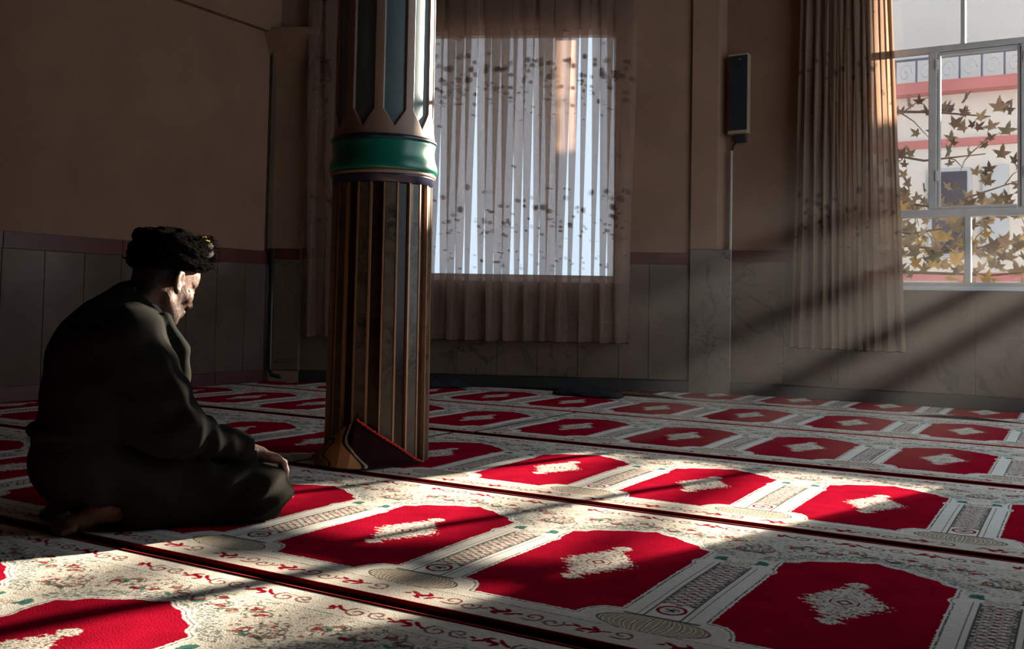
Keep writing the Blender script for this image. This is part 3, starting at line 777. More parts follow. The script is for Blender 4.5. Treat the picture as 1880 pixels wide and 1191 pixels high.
def curtain(name, T, a0, a1, z0, z1, folds, amp, over, mat, bands, seed, label, top_in=0.0, side_top=(0, 0)):
    rg = np.random.default_rng(seed)
    nu, nv = folds * 28, 400
    s = np.linspace(0, 1, nu); v = np.linspace(0, 1, nv)      # v = 0 bottom
    w = rg.uniform(.65, 1.4, folds); cum = np.concatenate([[0], np.cumsum(w)]); cum /= cum[-1]
    ph = np.interp(s, cum, np.arange(folds + 1))              # fold phase
    ampf = np.interp(ph, np.arange(folds + 1), rg.uniform(.6, 1.25, folds + 1))
    S, Vv = np.meshgrid(s, v)
    P = np.meshgrid(ph, v)[0]; AF = np.meshgrid(ampf, v)[0]
    grow = .45 + .75 * Vv                                     # folds close up towards the heading, open towards the hem
    sway = .03 * np.sin(Vv * 2.6 + P * .7) * (1 - Vv)
    A = a0 + (a1 - a0) * S + over * (a1 - a0) / folds * np.sin(2 * math.pi * P * 2) * grow * .5 * AF + sway * (a1 - a0) / folds * 2
    A = A + (np.interp(S, [0, 1], [side_top[0], side_top[1]])) * Vv
    O = amp * np.sin(2 * math.pi * P + .35 * np.sin(Vv * 5 + P)) * AF * (.75 + .25 * (1 - Vv)) + .004 * np.sin(Vv * 17 + P * 3)
    Z = z0 + (z1 - z0) * Vv + .004 * np.sin(2 * math.pi * P) * (1 - Vv)
    co = np.array([T(a, o_, z) for a, o_, z in zip(A.ravel(), O.ravel(), Z.ravel())])
    idx = np.arange(nu * nv).reshape(nv, nu)
    f = np.stack([idx[:-1, :-1], idx[:-1, 1:], idx[1:, 1:], idx[1:, :-1]], -1).reshape(-1, 4)
    # printed leaves: clusters in bands, measured in cloth width so that they follow the folds
    cw = (a1 - a0) * (1.25 + over * .4); pr = np.zeros(nu * nv); cl = (A - a0).ravel(); zz = Z.ravel()
    for (za, zb, n, rmin, rmax, dens) in bands:
        for _ in range(int(n * (a1 - a0) * 1.9)):
            cx = rg.uniform(0, a1 - a0); cz = za + (zb - za) * rg.random() ** dens; r_ = 1.2 * rg.uniform(rmin, rmax) * (1.0 if cz > (za + zb) / 2 else .7)
            an = rg.uniform(-.6, .6); dx = cl - cx; dz = zz - cz
            x_ = dx * math.cos(an) + dz * math.sin(an); y_ = -dx * math.sin(an) + dz * math.cos(an)
            pr = np.maximum(pr, np.clip(1.6 - 1.6 * np.hypot(x_ / (r_ * .72), y_ / r_), 0, 1) * rg.uniform(.45, .95))
    me = mesh_from('drape', co, f, mat, True)
    at = me.color_attributes.new('print', 'FLOAT_COLOR', 'POINT')
    at.data.foreach_set('color', np.repeat(pr[:, None], 4, 1).astype(np.float32).ravel())
    c0 = co.min(0)
    root = empty(name, tuple(T((a0 + a1) / 2, 0, z0)), label=label, cat='curtain')
    o = obj('drape', me, root); o.matrix_parent_inverse = Matrix.Translation(-Vector(root.location))
    hem = MB().tube([tuple(p) for p in co.reshape(nv, nu, 3)[1, ::3]], 0.004, 5).build('hem', mat, root, True); hem.matrix_parent_inverse = Matrix.Translation(-Vector(root.location))
    hme = hem.data; ha = hme.color_attributes.new('print', 'FLOAT_COLOR', 'POINT')
    return root

B1 = [(2.12, 2.50, 34, .013, .026, .8), (2.0, 2.3, 30, .006, .012, 1), (1.12, 1.50, 24, .012, .027, .8), (0.95, 1.35, 34, .006, .013, .8), (0.5, 2.7, 12, .008, .015, 1), (.75, 1.0, 12, .008, .014, .6)]
B2 = [(2.02, 2.42, 26, .012, .024, .8), (1.10, 1.46, 26, .014, .028, .8), (1.0, 1.4, 30, .006, .012, 1), (0.5, 2.7, 8, .008, .014, 1)]
curtain('sheer_curtain', lambda a, o_, z: TS(a, o_ - .115, z), 0.605, 3.06, 0.347, 2.945, 17, .042, .95, M_cur1, B1, 3, 'wide sheer curtain with leaf print drawn across the window behind the column')
curtain('gathered_curtain', lambda a, o_, z: TR(a, o_ - .12, z), -1.80, -1.035, 0.35, 2.945, 11, .034, .5, M_cur2, B2, 5, 'brown gathered curtain at left side of the open window', side_top=(.06, -.10))
curtain('gathered_curtain', lambda a, o_, z: TR(a, o_ - .12, z), 0.57, 0.93, 0.35, 2.945, 6, .034, .5, M_cur2, B2, 6, 'brown gathered curtain at right side of the open window, unseen, added to edge the sun patch')  # unseen drape added to cut the right edge of the sun patch
pe = MB().box((0.56, -0.16, 2.955), (3.02, -0.05, 3.04), TS).build('pelmet', M_rod); tag(pe, 'dark brown pelmet box above the wide sheer curtain', 'pelmet')
pe = MB().box((-1.9, -0.17, 2.955), (1.0, -0.05, 3.04), TR).build('pelmet', M_rod); tag(pe, 'dark brown pelmet box above the open window', 'pelmet')

# ------------------------------------------------------------------ wall speaker, conduits, odds and ends
sp = empty('wall_speaker', (-2.205, YW, 1.92), label='tall narrow black column speaker on the wall left of the brown curtain', cat='speaker')
def spk(name, lo, hi, mat, bevel=.003): return MB().box(lo, hi).build(name, mat, sp, bevel=bevel)
spk('case', (-.070, -.085, .0), (.070, -.010, .585), M_spkbox)
spk('grille', (-.062, -.094, .022), (.070, -.084, .575), M_spk)
spk('end_cap', (-.076, -.094, -.004), (.072, -.008, .020), M_spkbox)
spk('end_cap', (-.076, -.094, .575), (.072, -.008, .590), M_spkbox)
spk('bracket', (-.03, -.05, -.06), (.045, -.005, -.006), M_dark)
MB().lathe([(.006, 0), (.007, .004), (.003, .007)], 12).build('badge', M_brass, sp, True).location = (.012, -.096, .545)
MB().tube([(-.01, -.04, -.03), (-.03, -.035, -.06), (-.055, -.02, -.085), (-.066, -.008, -.12)], .006, 6).build('cable', M_dark, sp, True)
cd_ = MB().tube([(-2.268, YW - .034, 1.80), (-2.268, YW - .034, 1.10), (-2.268, YW - .040, 1.06), (-2.268, YW - .040, 0.02)], .010, 8).build('conduit', M_pipe, smooth=True); tag(cd_, 'thin pale conduit running down the wall below the speaker', 'conduit')
p_ = TS(3.30, -.16, 0)
cd_ = MB().tube([(-5.375, 5.53, 1.02), (-5.372, 5.53, .5), (-5.37, 5.53, .10), (-5.34, 5.52, .055), (-5.25, 5.52, .045)], .017, 8).build('conduit', M_darkskirt, smooth=True); tag(cd_, 'dark pipe standing in the left room corner', 'conduit')

def lump(name, c, rx, ry, h, label, cat, seed=1, rz=0.0):
    rg = np.random.default_rng(seed); nu, nv = 40, 12; V = []; F = []
    for j in range(nv + 1):
        e = j / nv * math.pi / 2
        for i in range(nu):
            a = 2 * math.pi * i / nu; k = 1 + .12 * math.sin(3 * a + seed) + .07 * math.sin(7 * a + e * 4)
            x, y = rx * k * math.cos(e) * math.cos(a), ry * k * math.cos(e) * math.sin(a)
            V.append((x * math.cos(rz) - y * math.sin(rz), x * math.sin(rz) + y * math.cos(rz), h * math.sin(e) * (1 + .1 * math.sin(5 * a + 2 * e)) + .004))
    for j in range(nv):
        for i in range(nu): F.append((j * nu + i, j * nu + (i + 1) % nu, (j + 1) * nu + (i + 1) % nu, (j + 1) * nu + i))
    F.append(tuple(range(nu - 1, -1, -1)))
    o = obj(name, mesh_from(name, V, F, M_dark, True)); o.location = c; return tag(o, label, cat)
lump('folded_cloth', (-4.15, 6.02, .001), .20, .07, .075, 'dark rolled cloth lying against the wall under the sheer curtain', 'cloth', 2, A25)
lump('dark_bag', (-2.95, 6.13, .004), .26, .09, .05, 'flat dark bag lying on carpet below the pilaster', 'bag', 4, .1)

# ------------------------------------------------------------------ rug corner turned up against the column
CXN, CYN = -2.456, 3.141
TOP = [(-2.66, 2.985, .012), (-2.575, 2.935, .052), (-2.498, 2.912, .100), (-2.436, 2.908, .146), (-2.384, 2.922, .178), (-2.322, 2.955, .132), (-2.283, 2.994, .098), (-2.252, 3.040, .063), (-2.232, 3.088, .026), (-2.222, 3.135, .006)]
BOT = [(-2.520, 2.850), (-2.470, 2.822), (-2.425, 2.806), (-2.380, 2.806), (-2.342, 2.817), (-2.310, 2.850), (-2.285, 2.910), (-2.262, 2.975), (-2.240, 3.042), (-2.212, 3.112)]
def rug_flap():
    nu, nv = 226, 70
    us = np.linspace(0, 9, nu)
    def ip(arr, k): return np.interp(us, np.arange(10), [p[k] for p in arr])
    tx, ty, tz = (ip(TOP, k) for k in range(3)); bx, by = (ip(BOT, k) for k in range(2))
    V = []; col = []
    for j in range(nv):
        v = j / (nv - 1)
        for i in range(nu):
            u = us[i] / 9
            x = bx[i] * (1 - v) + tx[i] * v; y = by[i] * (1 - v) + ty[i] * v
            z = .006 + (tz[i] - .006) * (v ** 1.25)
            bul = .030 * math.sin(math.pi * v) * math.sin(math.pi * u) * (.6 + .5 * math.sin(6.5 * u + 1.0))
            V.append((x + bul * .615, y - bul * .788, max(z, .008) + .010 * math.sin(9 * u) * math.sin(math.pi * v)))
            # pile side with border: tan at left, dark red field at right, cream and dark lines between
            edge = .34 + .22 * (1 - v) + .05 * math.sin(7 * v) ; e2 = .20 + .05 * math.sin(9 * v)
            if v < .10: cc = (.05, .02, .015)
            elif u < e2 - .04: cc = (.28, .15, .07)
            elif abs(u - e2) < .014: cc = (.04, .02, .012)
            elif abs(u - e2 - .022) < .008: cc = (.38, .28, .16)
            elif abs(u - edge) < .014: cc = (.03, .012, .010)
            elif abs(u - edge - .024) < .010: cc = (.42, .33, .22)
            elif u < edge: cc = (.46, .20, .08)
            else: cc = (.024, .008, .008)
            col.append((*cc, 1))
    n0 = len(V); 
    V += [(x - .010 * .615, y + .010 * .788, max(z - .006, .0045)) for x, y, z in V[:n0]]; col += [(.05, .02, .015, 1)] * n0
    F = []
    for j in range(nv - 1):
        for i in range(nu - 1):
            q = (j * nu + i, j * nu + i + 1, (j + 1) * nu + i + 1, (j + 1) * nu + i)
            F.append(q); F.append(tuple(k + n0 for k in q[::-1]))
    for i in range(nu - 1):
        F.append((i + 1, i, n0 + i, n0 + i + 1)); k = (nv - 1) * nu + i; F.append((k, k + 1, n0 + k + 1, n0 + k))
    for j in range(nv - 1):
        F.append((j * nu, (j + 1) * nu, n0 + (j + 1) * nu, n0 + j * nu)); k = j * nu + nu - 1; F.append((k + nu, k, n0 + k, n0 + k + nu))
    return V, F, col, [V[(nv - 1) * nu + i] for i in range(nu)]
V, F, col, topedge = rug_flap()
rf = empty('folded_rug', (-2.38, 2.88, 0.0), label='rug corner with red piping turned up against the column foot', cat='rug')
me = mesh_from('turned_flap', V, F, M_carpet, True)
at = me.color_attributes.new('pile', 'FLOAT_COLOR', 'POINT'); at.data.foreach_set('color', np.array(col, np.float32).ravel())
o = obj('turned_flap', me, rf); o.matrix_parent_inverse = Matrix.Translation((2.38, -2.88, 0))
M_piping = mat_noise('bright_red_piping', (0.50, 0.015, 0.015), (0.62, 0.03, 0.02), 90, 0.85, .4, 200)
pp = [Vector(p) + Vector((.004, -.006, .003)) for p in topedge[100::2]]
pp = [p + Vector((0, 0, .0025 * math.sin(i * 2.1))) for i, p in enumerate(pp)]
o = MB().tube(pp, [.0045 + .0012 * math.sin(i * 1.7) for i in range(len(pp))], 7).build('piping', M_piping, rf, True); o.matrix_parent_inverse = Matrix.Translation((2.38, -2.88, 0))
# ------------------------------------------------------------------ the kneeling person
class SDF:
    """implicit shapes on a grid, blended smoothly, meshed with surface nets"""
    def __init__(self, lo, hi, h):
        self.lo = np.array(lo, float); self.h = h
        self.n = np.ceil((np.array(hi) - self.lo) / h).astype(int) + 1
        self.F = np.full(self.n, 0.5, np.float32)
    def sub(self, c, R):
        i0 = np.maximum(np.floor((np.array(c) - R - self.lo) / self.h).astype(int), 0)
        i1 = np.minimum(np.ceil((np.array(c) + R - self.lo) / self.h).astype(int) + 1, self.n)
        if (i0 >= i1).any(): return None, None
        ax = [self.lo[k] + self.h * np.arange(i0[k], i1[k]) for k in range(3)]
        X, Y, Z = np.meshgrid(*ax, indexing='ij')
        return (slice(i0[0], i1[0]), slice(i0[1], i1[1]), slice(i0[2], i1[2])), (X, Y, Z)
    def comb(self, sl, d, k, op):
        A = self.F[sl]; d = d.astype(np.float32)
        if op == 'add':
            if k > 0: h = np.maximum(k - np.abs(A - d), 0) / k; r = np.minimum(A, d) - h * h * k * .25
            else: r = np.minimum(A, d)
        else:
            d = -d
            if k > 0: h = np.maximum(k - np.abs(A - d), 0) / k; r = np.maximum(A, d) + h * h * k * .25
            else: r = np.maximum(A, d)
        self.F[sl] = r
    def ell(self, c, r, k=.02, R=None, op='add', frame=None):
        c = np.array(c, float); r = np.array(r, float)
        if frame is not None:
            Rm, o = frame; cw = o + Rm @ c; Rm = Rm if R is None else Rm @ R
        else: cw = c; Rm = np.eye(3) if R is None else R
        sl, P = self.sub(cw, r.max() + max(k, .02) + .02)
        if sl is None: return
        q = np.stack([P[0] - cw[0], P[1] - cw[1], P[2] - cw[2]], -1) @ Rm
        k0 = np.linalg.norm(q / r, axis=-1); k1 = np.linalg.norm(q / (r * r), axis=-1) + 1e-9
        self.comb(sl, k0 * (k0 - 1) / k1, k, op)
    def cap(self, a, b, ra, rb, k=.02, op='add', frame=None, ripple=None, squash=None):
        a = np.array(a, float); b = np.array(b, float)
        if frame is not None: Rm, o = frame; a = o + Rm @ a; b = o + Rm @ b
        sl, P = self.sub((a + b) / 2, np.linalg.norm(b - a) / 2 + max(ra, rb) + max(k, .02) + .02)
        if sl is None: return
        q = np.stack([P[0] - a[0], P[1] - a[1], P[2] - a[2]], -1); ab = b - a
        tt = np.clip((q @ ab) / (ab @ ab), 0, 1); r = ra + (rb - ra) * tt
        if ripple is not None: r = r + ripple(tt, q)
        v = q - tt[..., None] * ab
        if squash is not None:
            ax, f_ = squash; ax = np.array(ax, float); ax /= np.linalg.norm(ax); v = v + (v @ ax)[..., None] * ax * (f_ - 1)
        self.comb(sl, np.linalg.norm(v, axis=-1) - r, k, op)
    def displace(self, fn):
        ax = [self.lo[k] + self.h * np.arange(self.n[k]) for k in range(3)]
        X, Y, Z = np.meshgrid(*ax, indexing='ij'); self.F += fn(X, Y, Z).astype(np.float32)
    def mesh(self):
        F = self.F; s = F < 0; n = np.array(F.shape) - 1
        cnt = np.zeros(tuple(n), np.int8)
        for dx in (0, 1):
            for dy in (0, 1):
                for dz in (0, 1): cnt += s[dx:dx + n[0], dy:dy + n[1], dz:dz + n[2]]
        act = (cnt > 0) & (cnt < 8); I = np.argwhere(act); vid = np.full(tuple(n), -1, np.int64); vid[act] = np.arange(len(I))
        acc = np.zeros((len(I), 3)); num = np.zeros(len(I))
        cr = [(0, 0, 0), (1, 0, 0), (0, 1, 0), (1, 1, 0), (0, 0, 1), (1, 0, 1), (0, 1, 1), (1, 1, 1)]
        val = [F[I[:, 0] + c[0], I[:, 1] + c[1], I[:, 2] + c[2]].astype(float) for c in cr]
        for a, b in ((0, 1), (2, 3), (4, 5), (6, 7), (0, 2), (1, 3), (4, 6), (5, 7), (0, 4), (1, 5), (2, 6), (3, 7)):
            va, vb = val[a], val[b]; m = (va < 0) != (vb < 0); t = np.where(m, va / np.where(m, va - vb, 1), 0)
            p = np.array(cr[a])[None] + t[:, None] * (np.array(cr[b]) - np.array(cr[a]))[None]
            acc += p * m[:, None]; num += m
        co = (I + acc / num[:, None]) * self.h + self.lo
        Q = []
        for ax in range(3):
            o1, o2 = [k for k in range(3) if k != ax]
            if ax == 1: o1, o2 = o2, o1
            sa = [slice(None)] * 3; sb = [slice(None)] * 3; sa[ax] = slice(0, -1); sb[ax] = slice(1, None)
            A, B = s[tuple(sa)], s[tuple(sb)]; E_ = np.argwhere(A != B)
            E_ = E_[(E_[:, o1] > 0) & (E_[:, o2] > 0) & (E_[:, o1] < n[o1]) & (E_[:, o2] < n[o2])]
            ins = A[E_[:, 0], E_[:, 1], E_[:, 2]]
            def cell(d1, d2):
                c = E_.copy(); c[:, o1] += d1; c[:, o2] += d2; return vid[c[:, 0], c[:, 1], c[:, 2]]
            q = np.stack([cell(-1, -1), cell(0, -1), cell(0, 0), cell(-1, 0)], 1)
            q[~ins] = q[~ins][:, ::-1]; Q.append(q)
        Q = np.concatenate(Q); Q = Q[(Q >= 0).all(1)]
        return co, Q

def rot(yaw, pitch, roll=0):                       # yaw left +, pitch down +
    return np.array(Matrix.Rotation(yaw, 3, 'Z') @ Matrix.Rotation(pitch, 3, 'Y') @ Matrix.Rotation(roll, 3, 'X'))

P_AZ = math.radians(64)
person = empty('person', (-2.30, 1.95, 0.0), P_AZ, label='person in dark suit and turban kneeling with bowed head and hands on thighs', cat='person')

def skin_mat():
    m, t, b = nt('weathered_skin')
    base = ramp(t, noise(t, 28, 5, .6), [(.3, (.060, .026, .014)), (.7, (.125, .060, .035))])
    # short grey beard and dark cropped hair, each with its own extent on the head
    at = t.nodes.new('ShaderNodeAttribute'); at.attribute_name = 'beard'
    sp_ = t.nodes.new('ShaderNodeSeparateColor'); t.links.new(at.outputs['Color'], sp_.inputs[0])
    st = ramp(t, noise(t, 260, 2), [(.45, (.06, .045, .038)), (.6, (.16, .135, .115))])
    c1 = mixcol(t, sp_.outputs[0], base, st)
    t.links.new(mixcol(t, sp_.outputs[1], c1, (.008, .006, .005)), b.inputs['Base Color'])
    b.inputs['Roughness'].default_value = .55; b.inputs['Specular IOR Level'].default_value = .3
    b.inputs['Subsurface Weight'].default_value = .15; b.inputs['Subsurface Radius'].default_value = (.9, .25, .12); b.inputs['Subsurface Scale'].default_value = .006
    bump(t, b, noise(t, 42, 7, .62, dist=1.2, stretch=(1.0, 1.6, .55)), .75, .0055)
    return m
M_skin = skin_mat()
M_suit = mat_noise('dark_suit', (.0105, .0103, .0086), (.0150, .0146, .0123), 30, .85, .10, 700, .02, bdist=.0012)
M_trous = mat_noise('dark_trousers', (.0125, .0114, .0086), (.0175, .0160, .0122), 30, .85, .10, 700, .02, bdist=.0012)
M_shirt = mat_noise('grey_shirt', (.16, .15, .14), (.20, .19, .17), 30, .85)
M_turban = mat_noise('black_turban', (.0008, .0008, .0008), (.0045, .0038, .0034), 110, .95, .8, 150, .0)
M_cap = mat_noise('grey_patterned_scarf', (.004, .003, .003), (.034, .030, .031), 80, .9, .5, 120, .02)
M_gold = mat_noise('gold_thread', (.05, .038, .003), (.12, .09, .01), 120, .7, .4, 200, .05)

# head frame
HC = np.array((-.012, 0.0, .680)); HR = rot(math.radians(25), math.radians(25)); HF = (HR, HC)
g = SDF((-.42, -.34, -.02), (.42, .34, .86), .0042)
# torso and limbs inside the clothes
for (a, b, ra, rb) in (((-.19, 0, .20), (-.17, 0, .34), .10, .10), ((-.17, 0, .34), (-.15, 0, .49), .10, .11), ((-.13, -.13, .535), (-.13, .13, .535), .045, .045), ((-.13, 0, .53), (-.09, 0, .60), .065, .056)):
    g.cap(a, b, ra, rb, .05)
g.cap((-.10, 0, .58), HC + HR @ np.array((-.036, 0, -.040)), .056, .054, .03)
for sy in (-1, 1):
    g.cap((-.14, sy * .178, .52), (-.012, sy * .225, .265), .042, .036, .03)
    g.cap((-.005, sy * .225, .265), (.200, sy * .165, .190), .034, .025, .02)
    g.cap((-.18, sy * .09, .17), (.20, sy * .185, .085), .07, .055, .03)
    g.cap((.19, sy * .185, .06), (-.15, sy * .130, .055), .04, .032, .02)
    # foot, sole turned up behind
    g.cap((-.150, sy * .130, .085), (-.180, sy * .128, .076), .034, .033, .02)
    g.cap((-.175, sy * .128, .062), (-.265, sy * .124, .026), .031, .022, .02, squash=((0, 1, 0), .85))
    for k in range(5):
        y_ = sy * (.098 + .0135 * k); L = (.030, .027, .024, .021, .018)[k]
        g.cap((-.262, y_, .020), (-.270 - L, y_, .014), .0105, .009, .006)
# head
g.ell((-.012, 0, .030), (.097, .076, .098), .02, frame=HF)
g.ell((.030, 0, -.042), (.060, .056, .072), .03, frame=HF)
g.ell((.045, 0, -.085), (.040, .038, .026), .02, frame=HF)
g.ell((.073, 0, -.100), (.018, .022, .015), .015, frame=HF)
g.cap((.000, -.050, -.065), (.055, -.022, -.094), .014, .012, .02, frame=HF)
g.cap((.000, .050, -.065), (.055, .022, -.094), .014, .012, .02, frame=HF)
g.ell((.062, 0, .035), (.030, .055, .040), .02, frame=HF)
for sy in (-1, 1):
    g.cap((.080, sy * .014, .022), (.066, sy * .046, .018), .010, .009, .012, frame=HF)      # brow
    g.ell((.058, sy * .042, -.026), (.024, .020, .024), .015, frame=HF)                     # cheekbone
    g.ell((.089, sy * .031, .003), (.013, .015, .011), .010, op='cut', frame=HF)            # eye socket
    g.ell((.074, sy * .031, .002), (.0125, .0125, .0125), .003, frame=HF)                   # eyeball under the lid
    g.cap((.083, sy * .018, -.004), (.078, sy * .045, -.005), .0035, .003, .004, frame=HF)  # lower lid
    # ear
    er = rot(math.radians(-24 * sy), math.radians(-12))
    g.ell((-.016, sy * .084, -.010), (.0225, .0105, .035), .005, R=er, frame=HF)
    g.ell((-.010, sy * .096, -.006), (.0125, .0095, .021), .003, R=er, op='cut', frame=HF)
    g.ell((-.008, sy * .085, -.038), (.010, .007, .012), .004, frame=HF)
    g.cap((.006, sy * .080, -.010), (.002, sy * .081, -.018), .005, .005, .004, frame=HF)
g.cap((.088, 0, .012), (.112, 0, -.030), .0085, .0125, .010, frame=HF)                       # nose
g.ell((.100, .010, -.036), (.011, .008, .008), .006, frame=HF); g.ell((.100, -.010, -.036), (.011, .008, .008), .006, frame=HF)
g.cap((.090, -.018, -.062), (.090, .018, -.062), .007, .007, .006, frame=HF)                 # lips
g.cap((.087, -.016, -.074), (.087, .016, -.074), .0075, .0075, .006, frame=HF)
g.cap((.099, -.022, -.068), (.099, .022, -.068), .0028, .0028, .003, op='cut', frame=HF)
# deep lines from nose to mouth corner and under the cheek
for sy in (-1, 1):
    g.cap((.092, sy * .022, -.036), (.074, sy * .036, -.070), .0030, .0030, .004, op='cut', frame=HF)
    g.cap((.060, sy * .052, -.030), (.040, sy * .055, -.070), .0030, .0030, .005, op='cut', frame=HF)
    for k in range(3): g.cap((.066, sy * .050, .004 - .007 * k), (.046, sy * .060, .010 - .012 * k), .0018, .0018, .003, op='cut', frame=HF)
# hands: palm, four fingers of unequal length bent over the thigh, thumb from the side of the palm
for sy in (-1, 1):
    wr = np.array((.214, sy * .166, .186)); fw = np.array((.95, -.06 * sy, -.22)); fw /= np.linalg.norm(fw)
    sd2 = np.array((.08 * sy, 1.0, 0)); sd2 -= fw * (sd2 @ fw); sd2 /= np.linalg.norm(sd2); up_ = np.cross(fw, sd2)
    if up_[2] < 0: up_ = -up_
    Fm = np.stack([fw, sd2 * -sy, up_], 1)                   # x fingers, y towards the thumb (inner) side, z back of hand
    HFm = (Fm, wr)
    g.cap((-.03, 0, 0), (.012, 0, 0), .023, .024, .012, frame=HFm)
    g.ell((.040, -.004, -.002), (.042, .037, .0155), .012, frame=HFm)
    for k, (yy, L) in enumerate(((.028, .070), (.009, .078), (-.010, .072), (-.028, .058))):
        p0_ = np.array((.066 - .006 * abs(k - 1), yy, .001)); r0 = (.0098, .010, .0095, .0085)[k]
        bend = .30 + .07 * k; a_ = p0_ + np.array((math.cos(bend), 0, -math.sin(bend))) * L * .45
        b_ = a_ + np.array((math.cos(bend + .65), 0, -math.sin(bend + .65))) * L * .32
        c_ = b_ + np.array((math.cos(bend + 1.0), 0, -math.sin(bend + 1.0))) * L * .26
        g.cap(p0_, a_, r0, r0 * .95, .005, frame=HFm); g.cap(a_, b_, r0 * .95, r0 * .88, .004, frame=HFm); g.cap(b_, c_, r0 * .88, r0 * .75, .004, frame=HFm)
    g.cap((.018, .026, .002), (.050, .052, .004), .0125, .0105, .010, frame=HFm); g.cap((.050, .052, .004), (.080, .056, -.006), .0105, .0082, .005, frame=HFm)
co, Q = g.mesh()
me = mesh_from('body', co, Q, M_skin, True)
hl = (co - HC) @ HR
beard = np.clip(1 - np.hypot((hl[:, 0] - .035) / .075, np.hypot((hl[:, 1]) / .075, (hl[:, 2] + .085) / .060)) ** 4, 0, 1) * (hl[:, 2] < -.02) * (hl[:, 0] < .10)
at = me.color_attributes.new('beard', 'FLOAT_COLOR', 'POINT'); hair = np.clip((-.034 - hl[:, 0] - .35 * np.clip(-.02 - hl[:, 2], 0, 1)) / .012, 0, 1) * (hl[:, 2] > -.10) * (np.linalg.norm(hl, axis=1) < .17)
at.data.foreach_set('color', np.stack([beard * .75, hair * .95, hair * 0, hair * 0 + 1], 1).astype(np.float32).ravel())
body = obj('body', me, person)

# jacket ---------------------------------------------------------------
g = SDF((-.50, -.40, .03), (.34, .40, .74), .0065)
g.ell((-.195, 0, .215), (.150, .190, .150), .04)
g.ell((-.170, 0, .350), (.160, .200, .190), .05)
g.ell((-.135, 0, .455), (.176, .180, .135), .05)
g.ell((-.165, 0, .510), (.125, .185, .085), .05)
g.cap((-.115, -.155, .538), (-.115, .155, .538), .062, .062, .05)
g.cap((-.150, 0, .55), (-.105, 0, .600), .088, .074, .04)
g.ell((-.075, 0, .36), (.085, .14, .16), .05)
for sy in (-1, 1):                                            # long folds down the sleeve front and the chest
    for pts, r_ in ((((-.098, .172, .560), (-.044, .212, .450), (.012, .232, .335), (.034, .232, .275)), .017), (((-.110, .205, .548), (-.066, .244, .450), (-.010, .264, .330)), .013), (((-.034, .105, .566), (.014, .112, .480), (.010, .115, .380)), .022), (((-.012, .060, .555), (.030, .064, .470), (.022, .068, .360)), .018)):
        for a, b in zip(pts, pts[1:]): g.cap((a[0], sy * a[1], a[2]), (b[0], sy * b[1], b[2]), r_, r_, .012)
def sleeve_ripple(t, q): return .0065 * np.sin(t * 17 + q[..., 1] * 36) * np.clip((t - .35) * 1.8, 0, 1)
def fore_ripple(t, q): return .0085 * np.sin(t * 23 + q[..., 2] * 34) * np.clip(1.05 - t * 1.25, 0, 1)
for sy in (-1, 1):
    g.cap((-.145, sy * .175, .522), (-.014, sy * .224, .268), .070, .058, .030, ripple=sleeve_ripple)
    g.cap((-.006, sy * .222, .268), (.176, sy * .172, .198), .060, .044, .025, ripple=fore_ripple)
    g.cap((-.08, sy * .16, .42), (-.05, sy * .16, .25), .07, .07, .03)
    g.cap((.136, sy * .183, .2134), (.38, sy * .116, .1195), .034, .034, .004, op='cut')
g.displace(lambda X, Y, Z: .0045 * np.sin(X * 34 + Z * 22 + 6 * np.sin(Y * 9)) * np.clip((X + .12) * 8, 0, 1) + .003 * np.sin(Y * 42 + Z * 16) * np.clip((.42 - Z) * 4, 0, 1) + .0025 * np.sin(Z * 60 - X * 25))
g.cap(HC + HR @ np.array((.12, 0, -.18)), (-.085, 0, .565), .06, .050, .02, op='cut')
co, Q = g.mesh(); jacket = obj('jacket', mesh_from('jacket', co, Q, M_suit, True), person)
# collar, lapel edges, shirt collar, cuffs
def band_loop(name, pts, width, th, mat, parent, tilt=None):
    V = []; F = []; n = len(pts)
    for i, p in enumerate(pts):
        p = Vector(p); c = Vector((-.085, 0, p.z)); out = (p - c); out.z = 0; out.normalize()
        upv = Vector((0, 0, 1)) * width[i] + out * (tilt if tilt else 0) * width[i]
        V += [tuple(p - out * th / 2), tuple(p + out * th / 2), tuple(p + out * th / 2 + upv), tuple(p - out * th / 2 + upv)]
    for i in range(n - 1):
        for k in range(4): F.append((4 * i + k, 4 * i + (k + 1) % 4, 4 * i + 4 + (k + 1) % 4, 4 * i + 4 + k))
    F += [(3, 2, 1, 0), tuple(4 * (n - 1) + k for k in range(4))]
    me = mesh_from(name, V, F, mat, True); o = obj(name, me, parent)
    md = o.modifiers.new('soft', 'SUBSURF'); md.levels = 1; md.render_levels = 1; return o
cp_ = []; cw_ = []
for k in range(25):
    a = math.radians(-150 + 300 * k / 24) + math.pi       # open at the front
    fr = math.cos(a); cp_.append((-.088 + .084 * fr, .082 * math.sin(a), .592 - .050 * max(fr, 0) - .006 * fr)); cw_.append(.046 - .020 * max(fr, 0))
band_loop('collar', cp_, cw_, .010, M_suit, jacket, -.25)
cp_ = []; cw_ = []
for k in range(25):
    a = math.radians(-160 + 320 * k / 24) + math.pi
    fr = math.cos(a); cp_.append((-.076 + .070 * fr, .068 * math.sin(a), .612 - .040 * max(fr, 0) - .012 * fr)); cw_.append(.040 - .006 * max(fr, 0))
band_loop('shirt_collar', cp_, cw_, .006, M_shirt, person, -.2)
